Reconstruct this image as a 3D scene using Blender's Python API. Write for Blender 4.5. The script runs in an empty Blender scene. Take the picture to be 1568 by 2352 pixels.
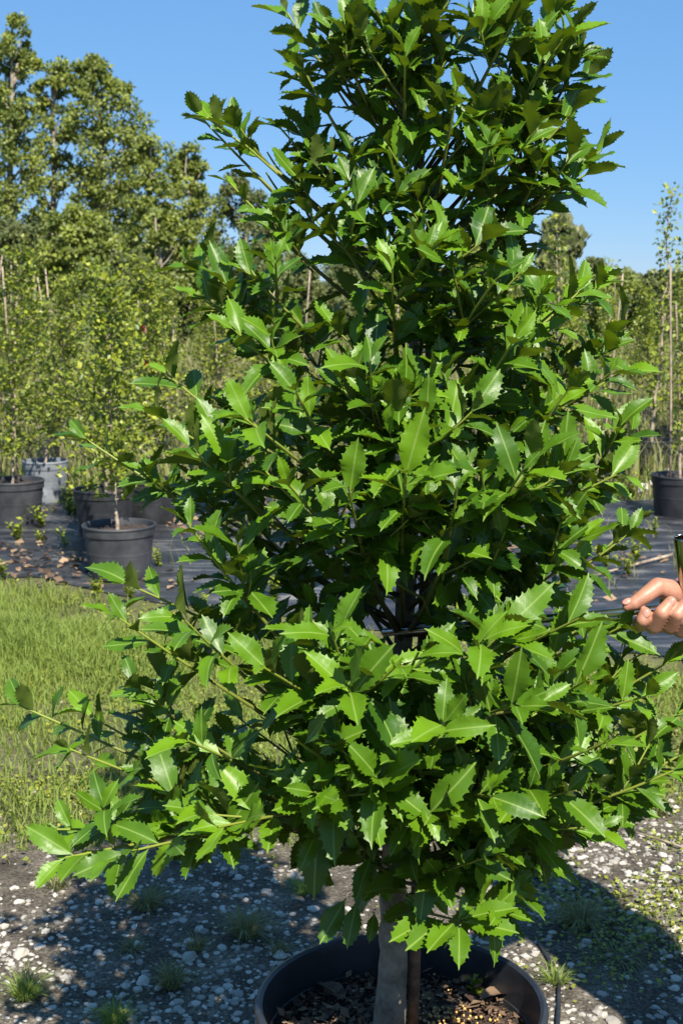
import bpy, bmesh, math
import numpy as np
from mathutils import Vector, Matrix
from mathutils.bvhtree import BVHTree

SC = bpy.context.scene
C = SC.collection
rng = np.random.default_rng(11)
R = math.radians

# ------------------------------------------------------------------ camera, sky, sun, exposure
PITCH = R(9.24); CAMH = 1.40; F = 3175.0; CU, CV = 784.0, 1176.0      # pixel frame 1568 x 2352
cam_d = bpy.data.cameras.new('camera'); cam = bpy.data.objects.new('camera', cam_d); C.objects.link(cam)
cam.location = (0, 0, CAMH); cam.rotation_euler = (math.pi/2 - PITCH, 0, 0)
cam_d.sensor_fit = 'VERTICAL'; cam_d.sensor_height = 36.0; cam_d.lens = 36.0*F/2352
cam_d.clip_start = 0.05; cam_d.clip_end = 2000
cam_d.dof.use_dof = True; cam_d.dof.focus_distance = 1.80; cam_d.dof.aperture_fstop = 17.0
SC.camera = cam

SHADOW_AZ = R(21)      # shadows fall away from the camera, this far towards -x
SUN_EL = R(48)
sun_from = Vector((math.sin(SHADOW_AZ)*math.cos(SUN_EL), -math.cos(SHADOW_AZ)*math.cos(SUN_EL), math.sin(SUN_EL)))
world = bpy.data.worlds.new('World'); SC.world = world; world.use_nodes = True
wn = world.node_tree.nodes; wl = world.node_tree.links; wn.clear()
sky = wn.new('ShaderNodeTexSky'); sky.sky_type = 'NISHITA'; sky.sun_disc = False
sky.sun_elevation = SUN_EL; sky.sun_rotation = math.atan2(sun_from.x, sun_from.y)
sky.altitude = 1500; sky.air_density = 1.0; sky.dust_density = 0.0; sky.ozone_density = 5.0
bg = wn.new('ShaderNodeBackground'); bg.inputs[1].default_value = 0.069
wo = wn.new('ShaderNodeOutputWorld')
hs = wn.new('ShaderNodeMix'); hs.data_type = 'RGBA'; hs.inputs[0].default_value = 0.62; wl.new(sky.outputs[0], hs.inputs[6]); hs.inputs[7].default_value = (1.06, 3.05, 6.3, 1)   # an even clear blue over the whole dome
wl.new(hs.outputs[2], bg.inputs[0]); wl.new(bg.outputs[0], wo.inputs[0])
sun_d = bpy.data.lights.new('sun', 'SUN'); sun_d.energy = 5.0; sun_d.angle = R(0.53); sun_d.color = (1.0, 0.93, 0.82)
sun = bpy.data.objects.new('sun', sun_d); C.objects.link(sun)
sun.rotation_euler = (-sun_from).to_track_quat('-Z', 'Y').to_euler(); sun.location = (3, -4, 8)
SC.view_settings.view_transform = 'Standard'; SC.view_settings.look = 'None'
SC.view_settings.exposure = 0.97; SC.view_settings.gamma = 1.0; SC.view_settings.use_curve_mapping = False
SC.render.engine = 'CYCLES'
SC.cycles.max_bounces = 8; SC.cycles.transparent_max_bounces = 8
SC.cycles.diffuse_bounces = 3; SC.cycles.glossy_bounces = 3; SC.cycles.transmission_bounces = 5
SC.cycles.use_denoising = True

# ------------------------------------------------------------------ pixel helpers
cp, sp = math.cos(PITCH), math.sin(PITCH)
def ray(u, v):
    a = (u-CU)/F; b = (v-CV)/F
    return np.array([a, cp - b*sp, -sp - b*cp])
def at(u, v, Y):
    d = ray(u, v); t = Y/d[1]
    return np.array([0, 0, CAMH]) + d*t
def gnd(u, v, z=0.0):
    d = ray(u, v); t = (z-CAMH)/d[2]
    return np.array([0, 0, CAMH]) + d*t
def proj(p):
    p = np.asarray(p, float) - np.array([0, 0, CAMH])
    z = p[..., 1]*cp - p[..., 2]*sp
    y = p[..., 1]*sp + p[..., 2]*cp
    return CU + F*p[..., 0]/z, CV - F*y/z, z

# ------------------------------------------------------------------ materials
def nodes(name):
    m = bpy.data.materials.new(name); m.use_nodes = True
    nt = m.node_tree; nt.nodes.clear()
    return m, nt
class N:
    def __init__(s, nt): s.nt = nt
    def __call__(s, kind, inp=None, **kw):
        n = s.nt.nodes.new('ShaderNode'+kind)
        for k, v in kw.items(): setattr(n, k, v)
        for k, v in (inp or {}).items():
            sock = n.inputs[k]
            if isinstance(v, bpy.types.NodeSocket): s.nt.links.new(v, sock)
            else: sock.default_value = v
        return n
    def ramp(s, fac, stops):
        n = s.nt.nodes.new('ShaderNodeValToRGB'); s.nt.links.new(fac, n.inputs[0])
        e = n.color_ramp.elements
        while len(e) < len(stops): e.new(0.5)
        for el, (p, c) in zip(e, stops):
            el.position = p; el.color = (*c, 1) if len(c) == 3 else c
        return n.outputs[0]
    def mix(s, fac, a, b, mode='MIX'):
        n = s.nt.nodes.new('ShaderNodeMix'); n.data_type = 'RGBA'; n.blend_type = mode
        for i, v in ((0, fac), (6, a), (7, b)):
            if isinstance(v, bpy.types.NodeSocket): s.nt.links.new(v, n.inputs[i])
            else: n.inputs[i].default_value = v if i == 0 else ((*v, 1) if len(v) == 3 else v)
        return n.outputs[2]
    def math(s, op, a, b=0.0, c=0.0, clamp=False):
        n = s.nt.nodes.new('ShaderNodeMath'); n.operation = op; n.use_clamp = clamp
        for i, v in enumerate((a, b, c)):
            if isinstance(v, bpy.types.NodeSocket): s.nt.links.new(v, n.inputs[i])
            else: n.inputs[i].default_value = v
        return n.outputs[0]
    def noise(s, scale, detail=4, rough=0.55, vec=None, dist=0.0):
        n = s.nt.nodes.new('ShaderNodeTexNoise')
        n.inputs['Scale'].default_value = scale; n.inputs['Detail'].default_value = detail
        n.inputs['Roughness'].default_value = rough; n.inputs['Distortion'].default_value = dist
        if vec is not None: s.nt.links.new(vec, n.inputs['Vector'])
        return n.outputs[0]
    def bump(s, h, strength, dist=0.01):
        n = s.nt.nodes.new('ShaderNodeBump'); s.nt.links.new(h, n.inputs['Height'])
        n.inputs['Strength'].default_value = strength; n.inputs['Distance'].default_value = dist
        return n.outputs[0]
    def out(s, sh): 
        o = s.nt.nodes.new('ShaderNodeOutputMaterial'); s.nt.links.new(sh, o.inputs[0])

def simple(name, c1, c2, scale=20.0, rough=0.7, bump=0.3, bdist=0.003, spec=0.5, metal=0.0, coord='Object', stops=(0.35, 0.65)):
    m, nt = nodes(name); n = N(nt)
    tc = n('TexCoord').outputs[coord]
    f = n.noise(scale, 5, 0.6, tc)
    col = n.ramp(f, [(stops[0], c1), (stops[1], c2)])
    f2 = n.noise(scale*4, 3, 0.6, tc)
    b = n('BsdfPrincipled', {'Base Color': col, 'Roughness': rough, 'Normal': n.bump(f2, bump, bdist), 'Metallic': metal})
    b.inputs['Specular IOR Level'].default_value = spec
    n.out(b.outputs[0]); return m

def leafmat(name, dark, light, back, trans, tmix=0.3, rough=0.4, veins=False, spec=0.5):
    """two-sided leaf: glossy top, paler matt underside, light shining through"""
    m, nt = nodes(name); n = N(nt)
    tone = n('Attribute', attribute_name='tone').outputs['Fac']
    tc = n('TexCoord')
    top = n.mix(tone, dark, light)
    if veins:
        uv = n('UVMap').outputs[0]
        s = n('SeparateXYZ', {0: uv})
        au = n.math('ABSOLUTE', n.math('SUBTRACT', s.outputs[0], 0.5))
        rib = n.math('SUBTRACT', 1.0, n.math('MULTIPLY', au, 36.0), clamp=True)
        sv = n.math('SINE', n.math('MULTIPLY', n.math('SUBTRACT', s.outputs[1], n.math('MULTIPLY', au, 0.75)), 58.0))
        vein = n.math('MULTIPLY', n.math('SUBTRACT', sv, 0.86, clamp=True), 2.2)
        blot = n.noise(5.0, 3, 0.6, n('VectorMath', {0: uv, 1: tc.outputs['Normal']}, operation='ADD').outputs[0])
        top = n.mix(n.math('MULTIPLY', blot, 0.35), top, n.mix(0.5, dark, light))
        top = n.mix(n.math('MULTIPLY', vein, 0.22), top, light)
        top = n.mix(n.math('MULTIPLY', rib, 0.8), top, (0.22, 0.33, 0.07))
        h = n.math('ADD', n.math('MULTIPLY', vein, -0.5), n.math('MULTIPLY', n.noise(7.0, 2, 0.5, uv), 0.9))
        nrm = n.bump(h, 0.25, 0.0012)
    geo = n('NewGeometry').outputs['Backfacing']
    col = n.mix(geo, top, back)
    r = n.math('ADD', n.math('MULTIPLY', geo, 0.25), rough)
    b = n('BsdfPrincipled', {'Base Color': col, 'Roughness': r})
    b.inputs['Specular IOR Level'].default_value = spec
    t = n('BsdfTranslucent', {'Color': n.mix(tone, tuple(x*0.6 for x in trans), trans)})
    if veins: nt.links.new(nrm, b.inputs['Normal'])
    mx = n('MixShader', {0: tmix, 1: b.outputs[0], 2: t.outputs[0]})
    n.out(mx.outputs[0]); return m

M = {}
M['holly'] = leafmat('holly_leaf', (0.017, 0.066, 0.005), (0.128, 0.258, 0.006), (0.075, 0.110, 0.014), (0.26, 0.40, 0.008), 0.18, 0.43, veins=True, spec=0.40)
M['young'] = leafmat('young_tree_leaf', (0.065, 0.120, 0.010), (0.34, 0.38, 0.030), (0.16, 0.21, 0.04), (0.28, 0.34, 0.04), 0.28, 0.45)
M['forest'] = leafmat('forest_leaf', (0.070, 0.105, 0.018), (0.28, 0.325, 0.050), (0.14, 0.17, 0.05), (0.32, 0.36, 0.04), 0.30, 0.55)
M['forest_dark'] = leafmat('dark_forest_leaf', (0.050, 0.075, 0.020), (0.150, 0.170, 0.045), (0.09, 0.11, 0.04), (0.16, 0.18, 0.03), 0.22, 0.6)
M['conifer'] = leafmat('conifer_needle', (0.060, 0.085, 0.030), (0.21, 0.22, 0.085), (0.1, 0.12, 0.05), (0.2, 0.2, 0.06), 0.2, 0.6)
M['grass'] = leafmat('grass_blade', (0.090, 0.150, 0.015), (0.36, 0.42, 0.075), (0.20, 0.27, 0.05), (0.38, 0.46, 0.05), 0.36, 0.55)
M['drygrass'] = leafmat('dry_grass_blade', (0.085, 0.095, 0.030), (0.34, 0.31, 0.13), (0.20, 0.20, 0.08), (0.30, 0.30, 0.10), 0.25, 0.6)
M['clover'] = leafmat('ground_cover_leaf', (0.110, 0.150, 0.015), (0.36, 0.38, 0.05), (0.18, 0.22, 0.05), (0.34, 0.38, 0.04), 0.28, 0.5)
M['litter'] = leafmat('dead_leaf', (0.055, 0.030, 0.018), (0.33, 0.22, 0.13), (0.22, 0.15, 0.09), (0.2, 0.12, 0.05), 0.08, 0.75)
M['holly_bark'] = simple('holly_bark', (0.085, 0.078, 0.055), (0.24, 0.22, 0.165), 34, 0.85, 0.8, 0.003)
M['twig'] = leafmat('green_twig', (0.055, 0.050, 0.020), (0.24, 0.30, 0.035), (0.1, 0.1, 0.03), (0.2, 0.2, 0.02), 0.04, 0.5)
M['bark'] = simple('pale_bark', (0.16, 0.125, 0.09), (0.46, 0.37, 0.28), 25, 0.85, 0.6, 0.004)
M['treebark'] = simple('forest_bark', (0.13, 0.105, 0.08), (0.40, 0.34, 0.27), 3, 0.9, 0.6, 0.02)
M['stake'] = simple('weathered_stake', (0.17, 0.13, 0.095), (0.44, 0.35, 0.26), 18, 0.85, 0.5, 0.002)
M['darkstake'] = simple('damp_wood_stake', (0.07, 0.04, 0.022), (0.20, 0.12, 0.07), 40, 0.8, 0.6, 0.002)
M['pot'] = simple('black_pot_plastic', (0.013, 0.014, 0.016), (0.035, 0.037, 0.041), 9, 0.42, 0.25, 0.002)
M['potdusty'] = simple('dusty_pot_plastic', (0.022, 0.024, 0.029), (0.060, 0.062, 0.068), 7, 0.55, 0.3, 0.002)
M['potgrey'] = simple('faded_pot_plastic', (0.13, 0.145, 0.16), (0.26, 0.28, 0.30), 7, 0.6, 0.3, 0.002)
M['soil'] = simple('potting_soil', (0.018, 0.012, 0.009), (0.075, 0.050, 0.034), 45, 0.95, 0.9, 0.01)
M['bead'] = simple('fertilizer_bead', (0.42, 0.24, 0.06), (0.62, 0.43, 0.15), 90, 0.5, 0.2, 0.0005)
M['stone'] = leafmat('pale_limestone', (0.14, 0.128, 0.108), (0.50, 0.465, 0.40), (0.3, 0.3, 0.28), (0.1, 0.1, 0.1), 0.0, 0.9)
M['tape'] = simple('brown_tie_tape', (0.085, 0.032, 0.026), (0.14, 0.055, 0.042), 30, 0.55, 0.2, 0.001)
M['ribbon'] = simple('red_ribbon', (0.45, 0.03, 0.03), (0.6, 0.06, 0.05), 30, 0.5, 0.2, 0.001)
M['steel'] = simple('brushed_steel', (0.55, 0.55, 0.55), (0.72, 0.72, 0.71), 60, 0.22, 0.05, 0.0005, metal=1.0)
M['chrome'] = simple('tarnished_chrome', (0.36, 0.33, 0.25), (0.52, 0.48, 0.38), 14, 0.16, 0.05, 0.0005, metal=1.0)
M['tubing'] = simple('black_tubing', (0.012, 0.012, 0.013), (0.03, 0.03, 0.03), 30, 0.5, 0.2, 0.001)
M['shirt'] = simple('grey_work_shirt', (0.05, 0.06, 0.08), (0.09, 0.10, 0.12), 300, 0.9, 0.4, 0.001)
M['trousers'] = simple('khaki_trousers', (0.12, 0.10, 0.07), (0.18, 0.15, 0.11), 300, 0.9, 0.4, 0.001)
M['boot'] = simple('brown_boot', (0.05, 0.03, 0.02), (0.09, 0.055, 0.035), 60, 0.6, 0.3, 0.001)
M['hair'] = simple('dark_hair', (0.012, 0.009, 0.007), (0.03, 0.02, 0.015), 200, 0.6, 0.5, 0.001)
M['eye'] = simple('eye_white', (0.55, 0.53, 0.5), (0.6, 0.58, 0.55), 50, 0.2, 0.0, 0.001)
M['nail'] = simple('finger_nail', (0.46, 0.21, 0.155), (0.54, 0.27, 0.21), 200, 0.30, 0.05, 0.0005)
def skinmat():
    m, nt = nodes('skin'); n = N(nt); tc = n('TexCoord').outputs['Object']
    f = n.noise(55, 4, 0.6, tc); f2 = n.noise(420, 3, 0.6, tc); w = n.noise(900, 2, 0.5, tc)
    col = n.ramp(f, [(0.3, (0.34, 0.145, 0.090)), (0.7, (0.45, 0.225, 0.145))])
    b = n('BsdfPrincipled', {'Base Color': col, 'Roughness': 0.46, 'Normal': n.bump(n.math('ADD', f2, w), 0.35, 0.0006)})
    b.inputs['Subsurface Weight'].default_value = 0.12; b.inputs['Subsurface Radius'].default_value = (0.006, 0.002, 0.001)
    n.out(b.outputs[0]); return m
M['skin'] = skinmat()
def fabricmat():
    m, nt = nodes('woven_ground_cloth'); n = N(nt); pos = n('NewGeometry').outputs['Position']
    mp = n('Mapping', {'Vector': pos}, vector_type='POINT'); mp.inputs['Rotation'].default_value = (0, 0, R(28)); mp.inputs['Scale'].default_value = (1.2, 7, 1)
    d = n.noise(1.4, 6, 0.62, mp.outputs[0]); dust = n.noise(3.5, 6, 0.65, pos)
    col = n.ramp(n.math('ADD', n.math('MULTIPLY', d, 0.6), n.math('MULTIPLY', dust, 0.4)), [(0.40, (0.012, 0.013, 0.017)), (0.53, (0.042, 0.043, 0.048)), (0.63, (0.17, 0.165, 0.155)), (0.72, (0.30, 0.28, 0.25))])
    b = n('BsdfPrincipled', {'Base Color': col, 'Roughness': 0.42, 'Normal': n.bump(n.noise(9, 4, 0.6, mp.outputs[0]), 0.5, 0.02)})
    n.out(b.outputs[0]); return m
M['cloth'] = fabricmat()
def groundmat():
    m, nt = nodes('sandy_soil'); n = N(nt); pos = n('NewGeometry').outputs['Position']
    s = n('SeparateXYZ', {0: pos})
    big = n.noise(1.1, 5, 0.6, pos); mid = n.noise(9, 6, 0.65, pos); fine = n.noise(120, 5, 0.7, pos)
    soil = n.ramp(mid, [(0.30, (0.048, 0.041, 0.033)), (0.50, (0.100, 0.088, 0.070)), (0.72, (0.21, 0.19, 0.155))])
    grit = n.ramp(fine, [(0.40, (0.55, 0.52, 0.48)), (0.66, (1.9, 1.85, 1.75))])
    near = n.mix(1.0, soil, grit, 'MULTIPLY')
    mossy = n.ramp(n.math('ADD', n.math('MULTIPLY', big, 0.5), n.math('MULTIPLY', mid, 0.5)), [(0.40, (0.10, 0.095, 0.045)), (0.62, (0.17, 0.19, 0.05))])
    far = n.ramp(mid, [(0.3, (0.06, 0.08, 0.02)), (0.7, (0.17, 0.18, 0.06))])
    yy = n.math('ADD', s.outputs[1], n.math('MULTIPLY', n.math('SUBTRACT', big, 0.5), 2.2))
    f1 = n.math('DIVIDE', n.math('SUBTRACT', yy, 3.3), 0.8, clamp=True)
    f2 = n.math('DIVIDE', n.math('SUBTRACT', yy, 8.5), 2.0, clamp=True)
    col = n.mix(f2, n.mix(n.math('MULTIPLY', f1, 0.75), near, mossy), far)
    b = n('BsdfPrincipled', {'Base Color': col, 'Roughness': 0.95, 'Normal': n.bump(n.math('ADD', fine, mid), 0.8, 0.012)})
    b.inputs['Specular IOR Level'].default_value = 0.2
    n.out(b.outputs[0]); return m
M['ground'] = groundmat()

# ------------------------------------------------------------------ mesh helpers
def mesh(name, V, faces, mat, smooth=True, tone=None, uv=None):
    """V (n,3); faces = list of int arrays (m,k)"""
    V = np.asarray(V, np.float32); faces = [np.asarray(f, np.int32) for f in faces if len(f)]
    me = bpy.data.meshes.new(name)
    me.vertices.add(len(V)); me.vertices.foreach_set('co', V.ravel())
    loops = np.concatenate([f.ravel() for f in faces]); tot = np.concatenate([np.full(len(f), f.shape[1], np.int32) for f in faces])
    start = np.concatenate([[0], np.cumsum(tot)[:-1]]).astype(np.int32)
    me.loops.add(len(loops)); me.loops.foreach_set('vertex_index', loops)
    me.polygons.add(len(tot)); me.polygons.foreach_set('loop_start', start)
    me.polygons.foreach_set('use_smooth', np.full(len(tot), smooth))
    if tone is not None:
        a = me.attributes.new('tone', 'FLOAT', 'POINT'); a.data.foreach_set('value', np.asarray(tone, np.float32))
    if uv is not None:
        l = me.uv_layers.new(name='UVMap'); l.data.foreach_set('uv', np.asarray(uv, np.float32)[loops].ravel())
    me.update(calc_edges=True); me.validate()
    if mat is not None: me.materials.append(mat)
    return me
def link(name, data, parent=None, loc=None, rot=None, **tags):
    o = bpy.data.objects.new(name, data); C.objects.link(o)
    if parent is not None: o.parent = parent
    if loc is not None: o.location = [float(x) for x in loc]
    if rot is not None: o.rotation_euler = rot
    for k, v in tags.items(): o[k] = v
    return o
def tag(o, label, cat=None, group=None, kind=None):
    o['label'] = label
    if cat: o['category'] = cat
    if group: o['group'] = group
    if kind: o['kind'] = kind
    return o
class G:
    """geometry gatherer"""
    def __init__(s): s.V = []; s.F = {3: [], 4: []}; s.T = []; s.U = []; s.n = 0
    def add(s, V, F, tone=0.5, uv=None):
        V = np.asarray(V, float).reshape(-1, 3)
        for f in (F if isinstance(F, list) else [F]):
            f = np.asarray(f, int)
            if len(f): s.F[f.shape[1]].append(f + s.n)
        s.V.append(V); s.T.append(np.broadcast_to(np.asarray(tone, float), (len(V),))); s.n += len(V)
    def build(s, name, mat, parent=None, smooth=True, loc=None, **tags):
        V = np.concatenate(s.V)
        if loc is not None: V = V - np.asarray(loc)
        fs = [np.concatenate(s.F[k]) for k in (3, 4) if s.F[k]]
        return link(name, mesh(name, V, fs, mat, smooth, np.concatenate(s.T)), parent, loc, **tags)
def unit(a): 
    a = np.asarray(a, float); return a/np.maximum(np.linalg.norm(a, axis=-1, keepdims=True), 1e-9)
def tube(P, r, k=6, cap=True):
    P = np.asarray(P, float); n = len(P); r = np.broadcast_to(np.asarray(r, float), (n,))
    T = unit(np.gradient(P, axis=0)); ref = np.array([0.31, 0.17, 0.93]) if abs(T[0] @ np.array([0.31, 0.17, 0.93])) < 0.9 else np.array([1., 0, 0])
    a = np.linspace(0, 2*np.pi, k, endpoint=False); V = []
    X = unit(np.cross(T[0], ref))
    for i in range(n):
        X = unit(X - T[i]*(X @ T[i])); Y = np.cross(T[i], X)
        V.append(P[i] + r[i]*(np.cos(a)[:, None]*X + np.sin(a)[:, None]*Y))
    V = np.concatenate(V); F = []
    for i in range(n-1):
        b = i*k; j = np.arange(k); j2 = (j+1) % k
        F.append(np.stack([b+j, b+j2, b+k+j2, b+k+j], 1))
    F = np.concatenate(F); Fs = [F]
    if cap:
        V = np.concatenate([V, P[:1], P[-1:]]); c0, c1 = n*k, n*k+1; j = np.arange(k); j2 = (j+1) % k
        Fs.append(np.stack([np.full(k, c0), j2, j], 1)); Fs.append(np.stack([np.full(k, c1), (n-1)*k+j, (n-1)*k+j2], 1))
    return V, Fs
def lathe(prof, k=48, center=(0, 0)):
    prof = np.asarray(prof, float); a = np.linspace(0, 2*np.pi, k, endpoint=False)
    V = np.stack([np.outer(prof[:, 0], np.cos(a)) + center[0], np.outer(prof[:, 0], np.sin(a)) + center[1], np.repeat(prof[:, 1][:, None], k, 1)], -1).reshape(-1, 3)
    F = []
    for i in range(len(prof)-1):
        j = np.arange(k); j2 = (j+1) % k
        F.append(np.stack([i*k+j, i*k+j2, (i+1)*k+j2, (i+1)*k+j], 1))
    return V, np.concatenate(F)
def lathe_sharp(prof, k=56, lim=0.35):
    """lathe whose profile corners stay crisp"""
    prof = np.asarray(prof, float); runs = [[prof[0], prof[1]]]
    for i in range(1, len(prof)-1):
        a, b = unit(prof[i]-prof[i-1]), unit(prof[i+1]-prof[i])
        if a @ b < math.cos(lim): runs.append([prof[i], prof[i+1]])
        else: runs[-1].append(prof[i+1])
    Vs, Fs, n = [], [], 0
    for r_ in runs:
        V, F_ = lathe(r_, k); Vs.append(V); Fs.append(F_+n); n += len(V)
    return np.concatenate(Vs), np.concatenate(Fs)
def frames(D, Nn):
    """rotation matrices (n,3,3), columns X (side), Y (D), Z (normal)"""
    D = unit(D); Z = unit(Nn - D*np.sum(Nn*D, -1, keepdims=True)); X = np.cross(D, Z)
    return np.stack([X, D, Z], -1)
def bez(p0, p1, p2, n):
    t = np.linspace(0, 1, n)[:, None]
    return (1-t)**2*p0 + 2*t*(1-t)*p1 + t*t*p2
def fbm(x, y, seed=0, oct=4, f=1.0):
    """cheap smooth value noise in -1..1 made of sines"""
    r = np.random.default_rng(seed); o = np.zeros_like(np.asarray(x, float)); a = 1.0; tot = 0
    for i in range(oct):
        for _ in range(3):
            th = r.uniform(0, 6.283); ph = r.uniform(0, 6.283); k = f*r.uniform(0.7, 1.4)
            o = o + a*np.sin((x*math.cos(th)+y*math.sin(th))*k*2.0 + ph + 1.3*np.sin((x*math.sin(th)-y*math.cos(th))*k*1.3+ph*2))/3; 
        tot += a; a *= 0.55; f *= 2.1
    return o/tot*1.4

# ------------------------------------------------------------------ ground
def ground_z(x, y):
    return 0.012*fbm(x, y, 5, 4, 1.6)*np.clip((np.hypot(x, y-3)-0.0)/0.8, 0, 1)
def spaced(near, far, n0, n1):
    a = np.linspace(0, near, n0); b = near*(far/near)**np.linspace(0, 1, n1)[1:]
    return np.concatenate([a, b])
xs = spaced(4.0, 900, 90, 22); xs = np.concatenate([-xs[::-1][:-1], xs])
ys = np.concatenate([-spaced(1.5, 900, 8, 16)[::-1][:-1], spaced(11.0, 1200, 240, 22)])
gx, gy = np.meshgrid(xs, ys)
gz = ground_z(gx, gy)*np.clip((14-np.hypot(gx, gy))/4, 0, 1)
nx, ny = len(xs), len(ys)
ii = (np.arange(ny-1)[:, None]*nx + np.arange(nx-1)[None]).ravel()
ground = link('ground', mesh('ground', np.stack([gx, gy, gz], -1).reshape(-1, 3), [np.stack([ii, ii+1, ii+nx+1, ii+nx], 1)], M['ground']))
tag(ground, 'sandy soil with limestone gravel and mossy patches', 'ground', kind='structure')
def gz_at(p): return float(ground_z(np.array(p[0]), np.array(p[1])))

# weed-barrier cloth: a wide strip that crosses the yard at a slant
def near_edge(x): return 5.65 - 0.55*x + 0.10*fbm(x, x*0.3, 31, 3, 1.7)
def cloth_strip(name, x0, x1, n_u, width, seed, off=0.0):
    u = np.linspace(x0, x1, n_u); w = np.linspace(0, 1, 60)
    U, W = np.meshgrid(u, w)
    Yn = near_edge(U) + off + 0.05*fbm(U, U, seed, 3, 3); Yf = Yn*0 + 9.1 - 0.10*U + 0.25*fbm(U, -U, seed+1, 3, 0.9)+off
    Y = Yn + (Yf-Yn)*W
    wr = (U*0.5+Y)
    edge = np.clip(W/0.10, 0, 1)
    Z = ground_z(U, Y) + 0.006 + edge*0.011*(1+fbm(U*1.2, wr*3, seed+2, 4, 1.5)) + edge*0.006*np.abs(fbm(U*0.7, wr*7, seed+3, 2, 2))
    n = n_u; k = (np.arange(59)[:, None]*n + np.arange(n-1)[None]).ravel()
    return mesh(name, np.stack([U, Y, Z], -1).reshape(-1, 3), [np.stack([k, k+1, k+n+1, k+n], 1)], M['cloth'])
cloth = link('ground_cloth', cloth_strip('ground_cloth', -5.5, 5.5, 260, 3.0, 41))
tag(cloth, 'black woven weed barrier cloth under the potted trees', 'ground cloth', kind='structure')

# ------------------------------------------------------------------ scattered blades, leaves, stones
def blades(P, H, W, lean, tone, mat, name, label, cat, parent=None, kind='stuff', loc=None, az=None, droop=1.0):
    n = len(P); a = rng.uniform(0, 2*np.pi, n) if az is None else az
    d = np.stack([np.cos(a), np.sin(a), np.zeros(n)], 1); s = np.stack([-np.sin(a), np.cos(a), np.zeros(n)], 1)
    s = unit(s + 0.7*rng.normal(size=(n, 3))*[1, 1, 0]); up = np.array([0, 0, 1.])
    L = lean[:, None]*H[:, None]; Wc = W[:, None]
    mid = P + d*L*0.35 + up*H[:, None]*0.58; tip = P + d*L + up*(H*(1-0.28*lean*droop))[:, None]
    V = np.stack([P-s*Wc*0.5, P+s*Wc*0.5, mid-s*Wc*0.42, mid+s*Wc*0.42, tip], 1)
    b = np.arange(n)[:, None]*5
    Fq = b + np.array([[0, 1, 3, 2]]); Ft = b + np.array([[2, 3, 4]])
    g = G(); g.add(V.reshape(-1, 3), [Fq, Ft], np.repeat(tone, 5)); o = g.build(name, mat, parent, loc=loc)
    if kind: tag(o, label, cat, kind=kind)
    else: tag(o, label, cat)
    return o
CARD = np.array([[0, 0, 0], [-0.30, 0.42, 0.07], [0.30, 0.42, 0.07], [0, 0.5, -0.03], [0, 1.0, -0.02]]); CARD_F = np.array([[0, 3, 1], [0, 2, 3], [1, 3, 4], [3, 2, 4]])
def cards(g, P, D, Nn, S, tone, wid=1.0):
    Rm = frames(D, Nn); c = CARD*[wid, 1, 1]
    V = np.einsum('nij,kj->nki', Rm, c)*S[:, None, None] + P[:, None, :]
    F = (np.arange(len(P))[:, None, None]*5 + CARD_F[None]).reshape(-1, 3)
    g.add(V.reshape(-1, 3), F, np.repeat(tone, 5))
DIA = np.array([[0, 0, 0], [-0.33, 0.5, 0.0], [0.33, 0.5, 0.0], [0, 1.0, 0]])
def dcards(g, P, D, Nn, S, tone):
    Rm = frames(D, Nn); V = np.einsum('nij,kj->nki', Rm, DIA)*S[:, None, None] + P[:, None, :]
    g.add(V.reshape(-1, 3), np.arange(len(P))[:, None]*4 + np.array([[0, 2, 3, 1]]), np.repeat(tone, 4))

# short lawn between gravel and cloth
def scatter_ground(n, x0, x1, y0, y1, dens):
    x = rng.uniform(x0, x1, n); y = rng.uniform(y0, y1, n)
    k = rng.uniform(size=n) < dens(x, y); x, y = x[k], y[k]
    return np.stack([x, y, ground_z(x, y)-0.003], 1)
def d_lawn(x, y):
    e = near_edge(x)
    base = np.clip((y-3.25-0.25*x)/0.4, 0, 1)*np.clip((e-0.05-y)/0.5, 0, 1)
    patch = np.clip(0.80+1.1*fbm(x, y, 7, 5, 1.5), 0.08, 1)
    bare = np.exp(-((x+0.55)**2/0.25+(y-5.55)**2/0.16)) + np.exp(-((x+0.9)**2/0.12+(y-4.45)**2/0.012))*0.7
    right = np.where(x > 0.35, 0.8, 1.0)
    return base*patch*np.clip(1-bare, 0.05, 1)*right
P = scatter_ground(260000, -3.0, 3.0, 3.3, 7.2, d_lawn); n = len(P)
thick = np.clip(0.55+0.9*fbm(P[:, 0], P[:, 1], 14, 4, 2.5), 0, 1)*np.clip(1.3*np.exp(-((P[:, 0]+1.5)**2/0.6+(P[:, 1]-5.3)**2/0.5))+0.9*np.exp(-((P[:, 0]+0.75)**2/0.05+(P[:, 1]-5.0)**2/0.06)), 0, 1)
H = rng.uniform(0.02, 0.06, n)*(1+0.8*fbm(P[:, 0], P[:, 1], 8, 4, 3)) + thick*rng.uniform(0.02, 0.12, n)
tn = np.clip(0.45+0.55*fbm(P[:, 0], P[:, 1], 9, 5, 2.0)+rng.normal(0, 0.24, n)-0.15*thick, 0, 1)
blades(P, H, rng.uniform(0.0022, 0.0050, n), rng.uniform(0.2, 1.0, n), tn, M['grass'], 'lawn_grass', 'patchy bright green grass between the gravel and the black cloth', 'grass')
# dry thatch
P = scatter_ground(26000, -3.0, 3.0, 2.2, 7.0, lambda x, y: np.clip(0.25+0.6*fbm(x, y, 17, 4, 1.6), 0, 1)*np.clip((y-2.6)/1.5, 0.12, 1)*np.clip((near_edge(x)+0.2-y)/0.4, 0, 1)); n = len(P)
blades(P, rng.uniform(0.01, 0.045, n), rng.uniform(0.0015, 0.003, n), rng.uniform(0.6, 1.8, n), rng.uniform(0, 1, n), M['drygrass'], 'dry_thatch', 'thin straw coloured dead grass lying over the soil', 'dry grass')
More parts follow.
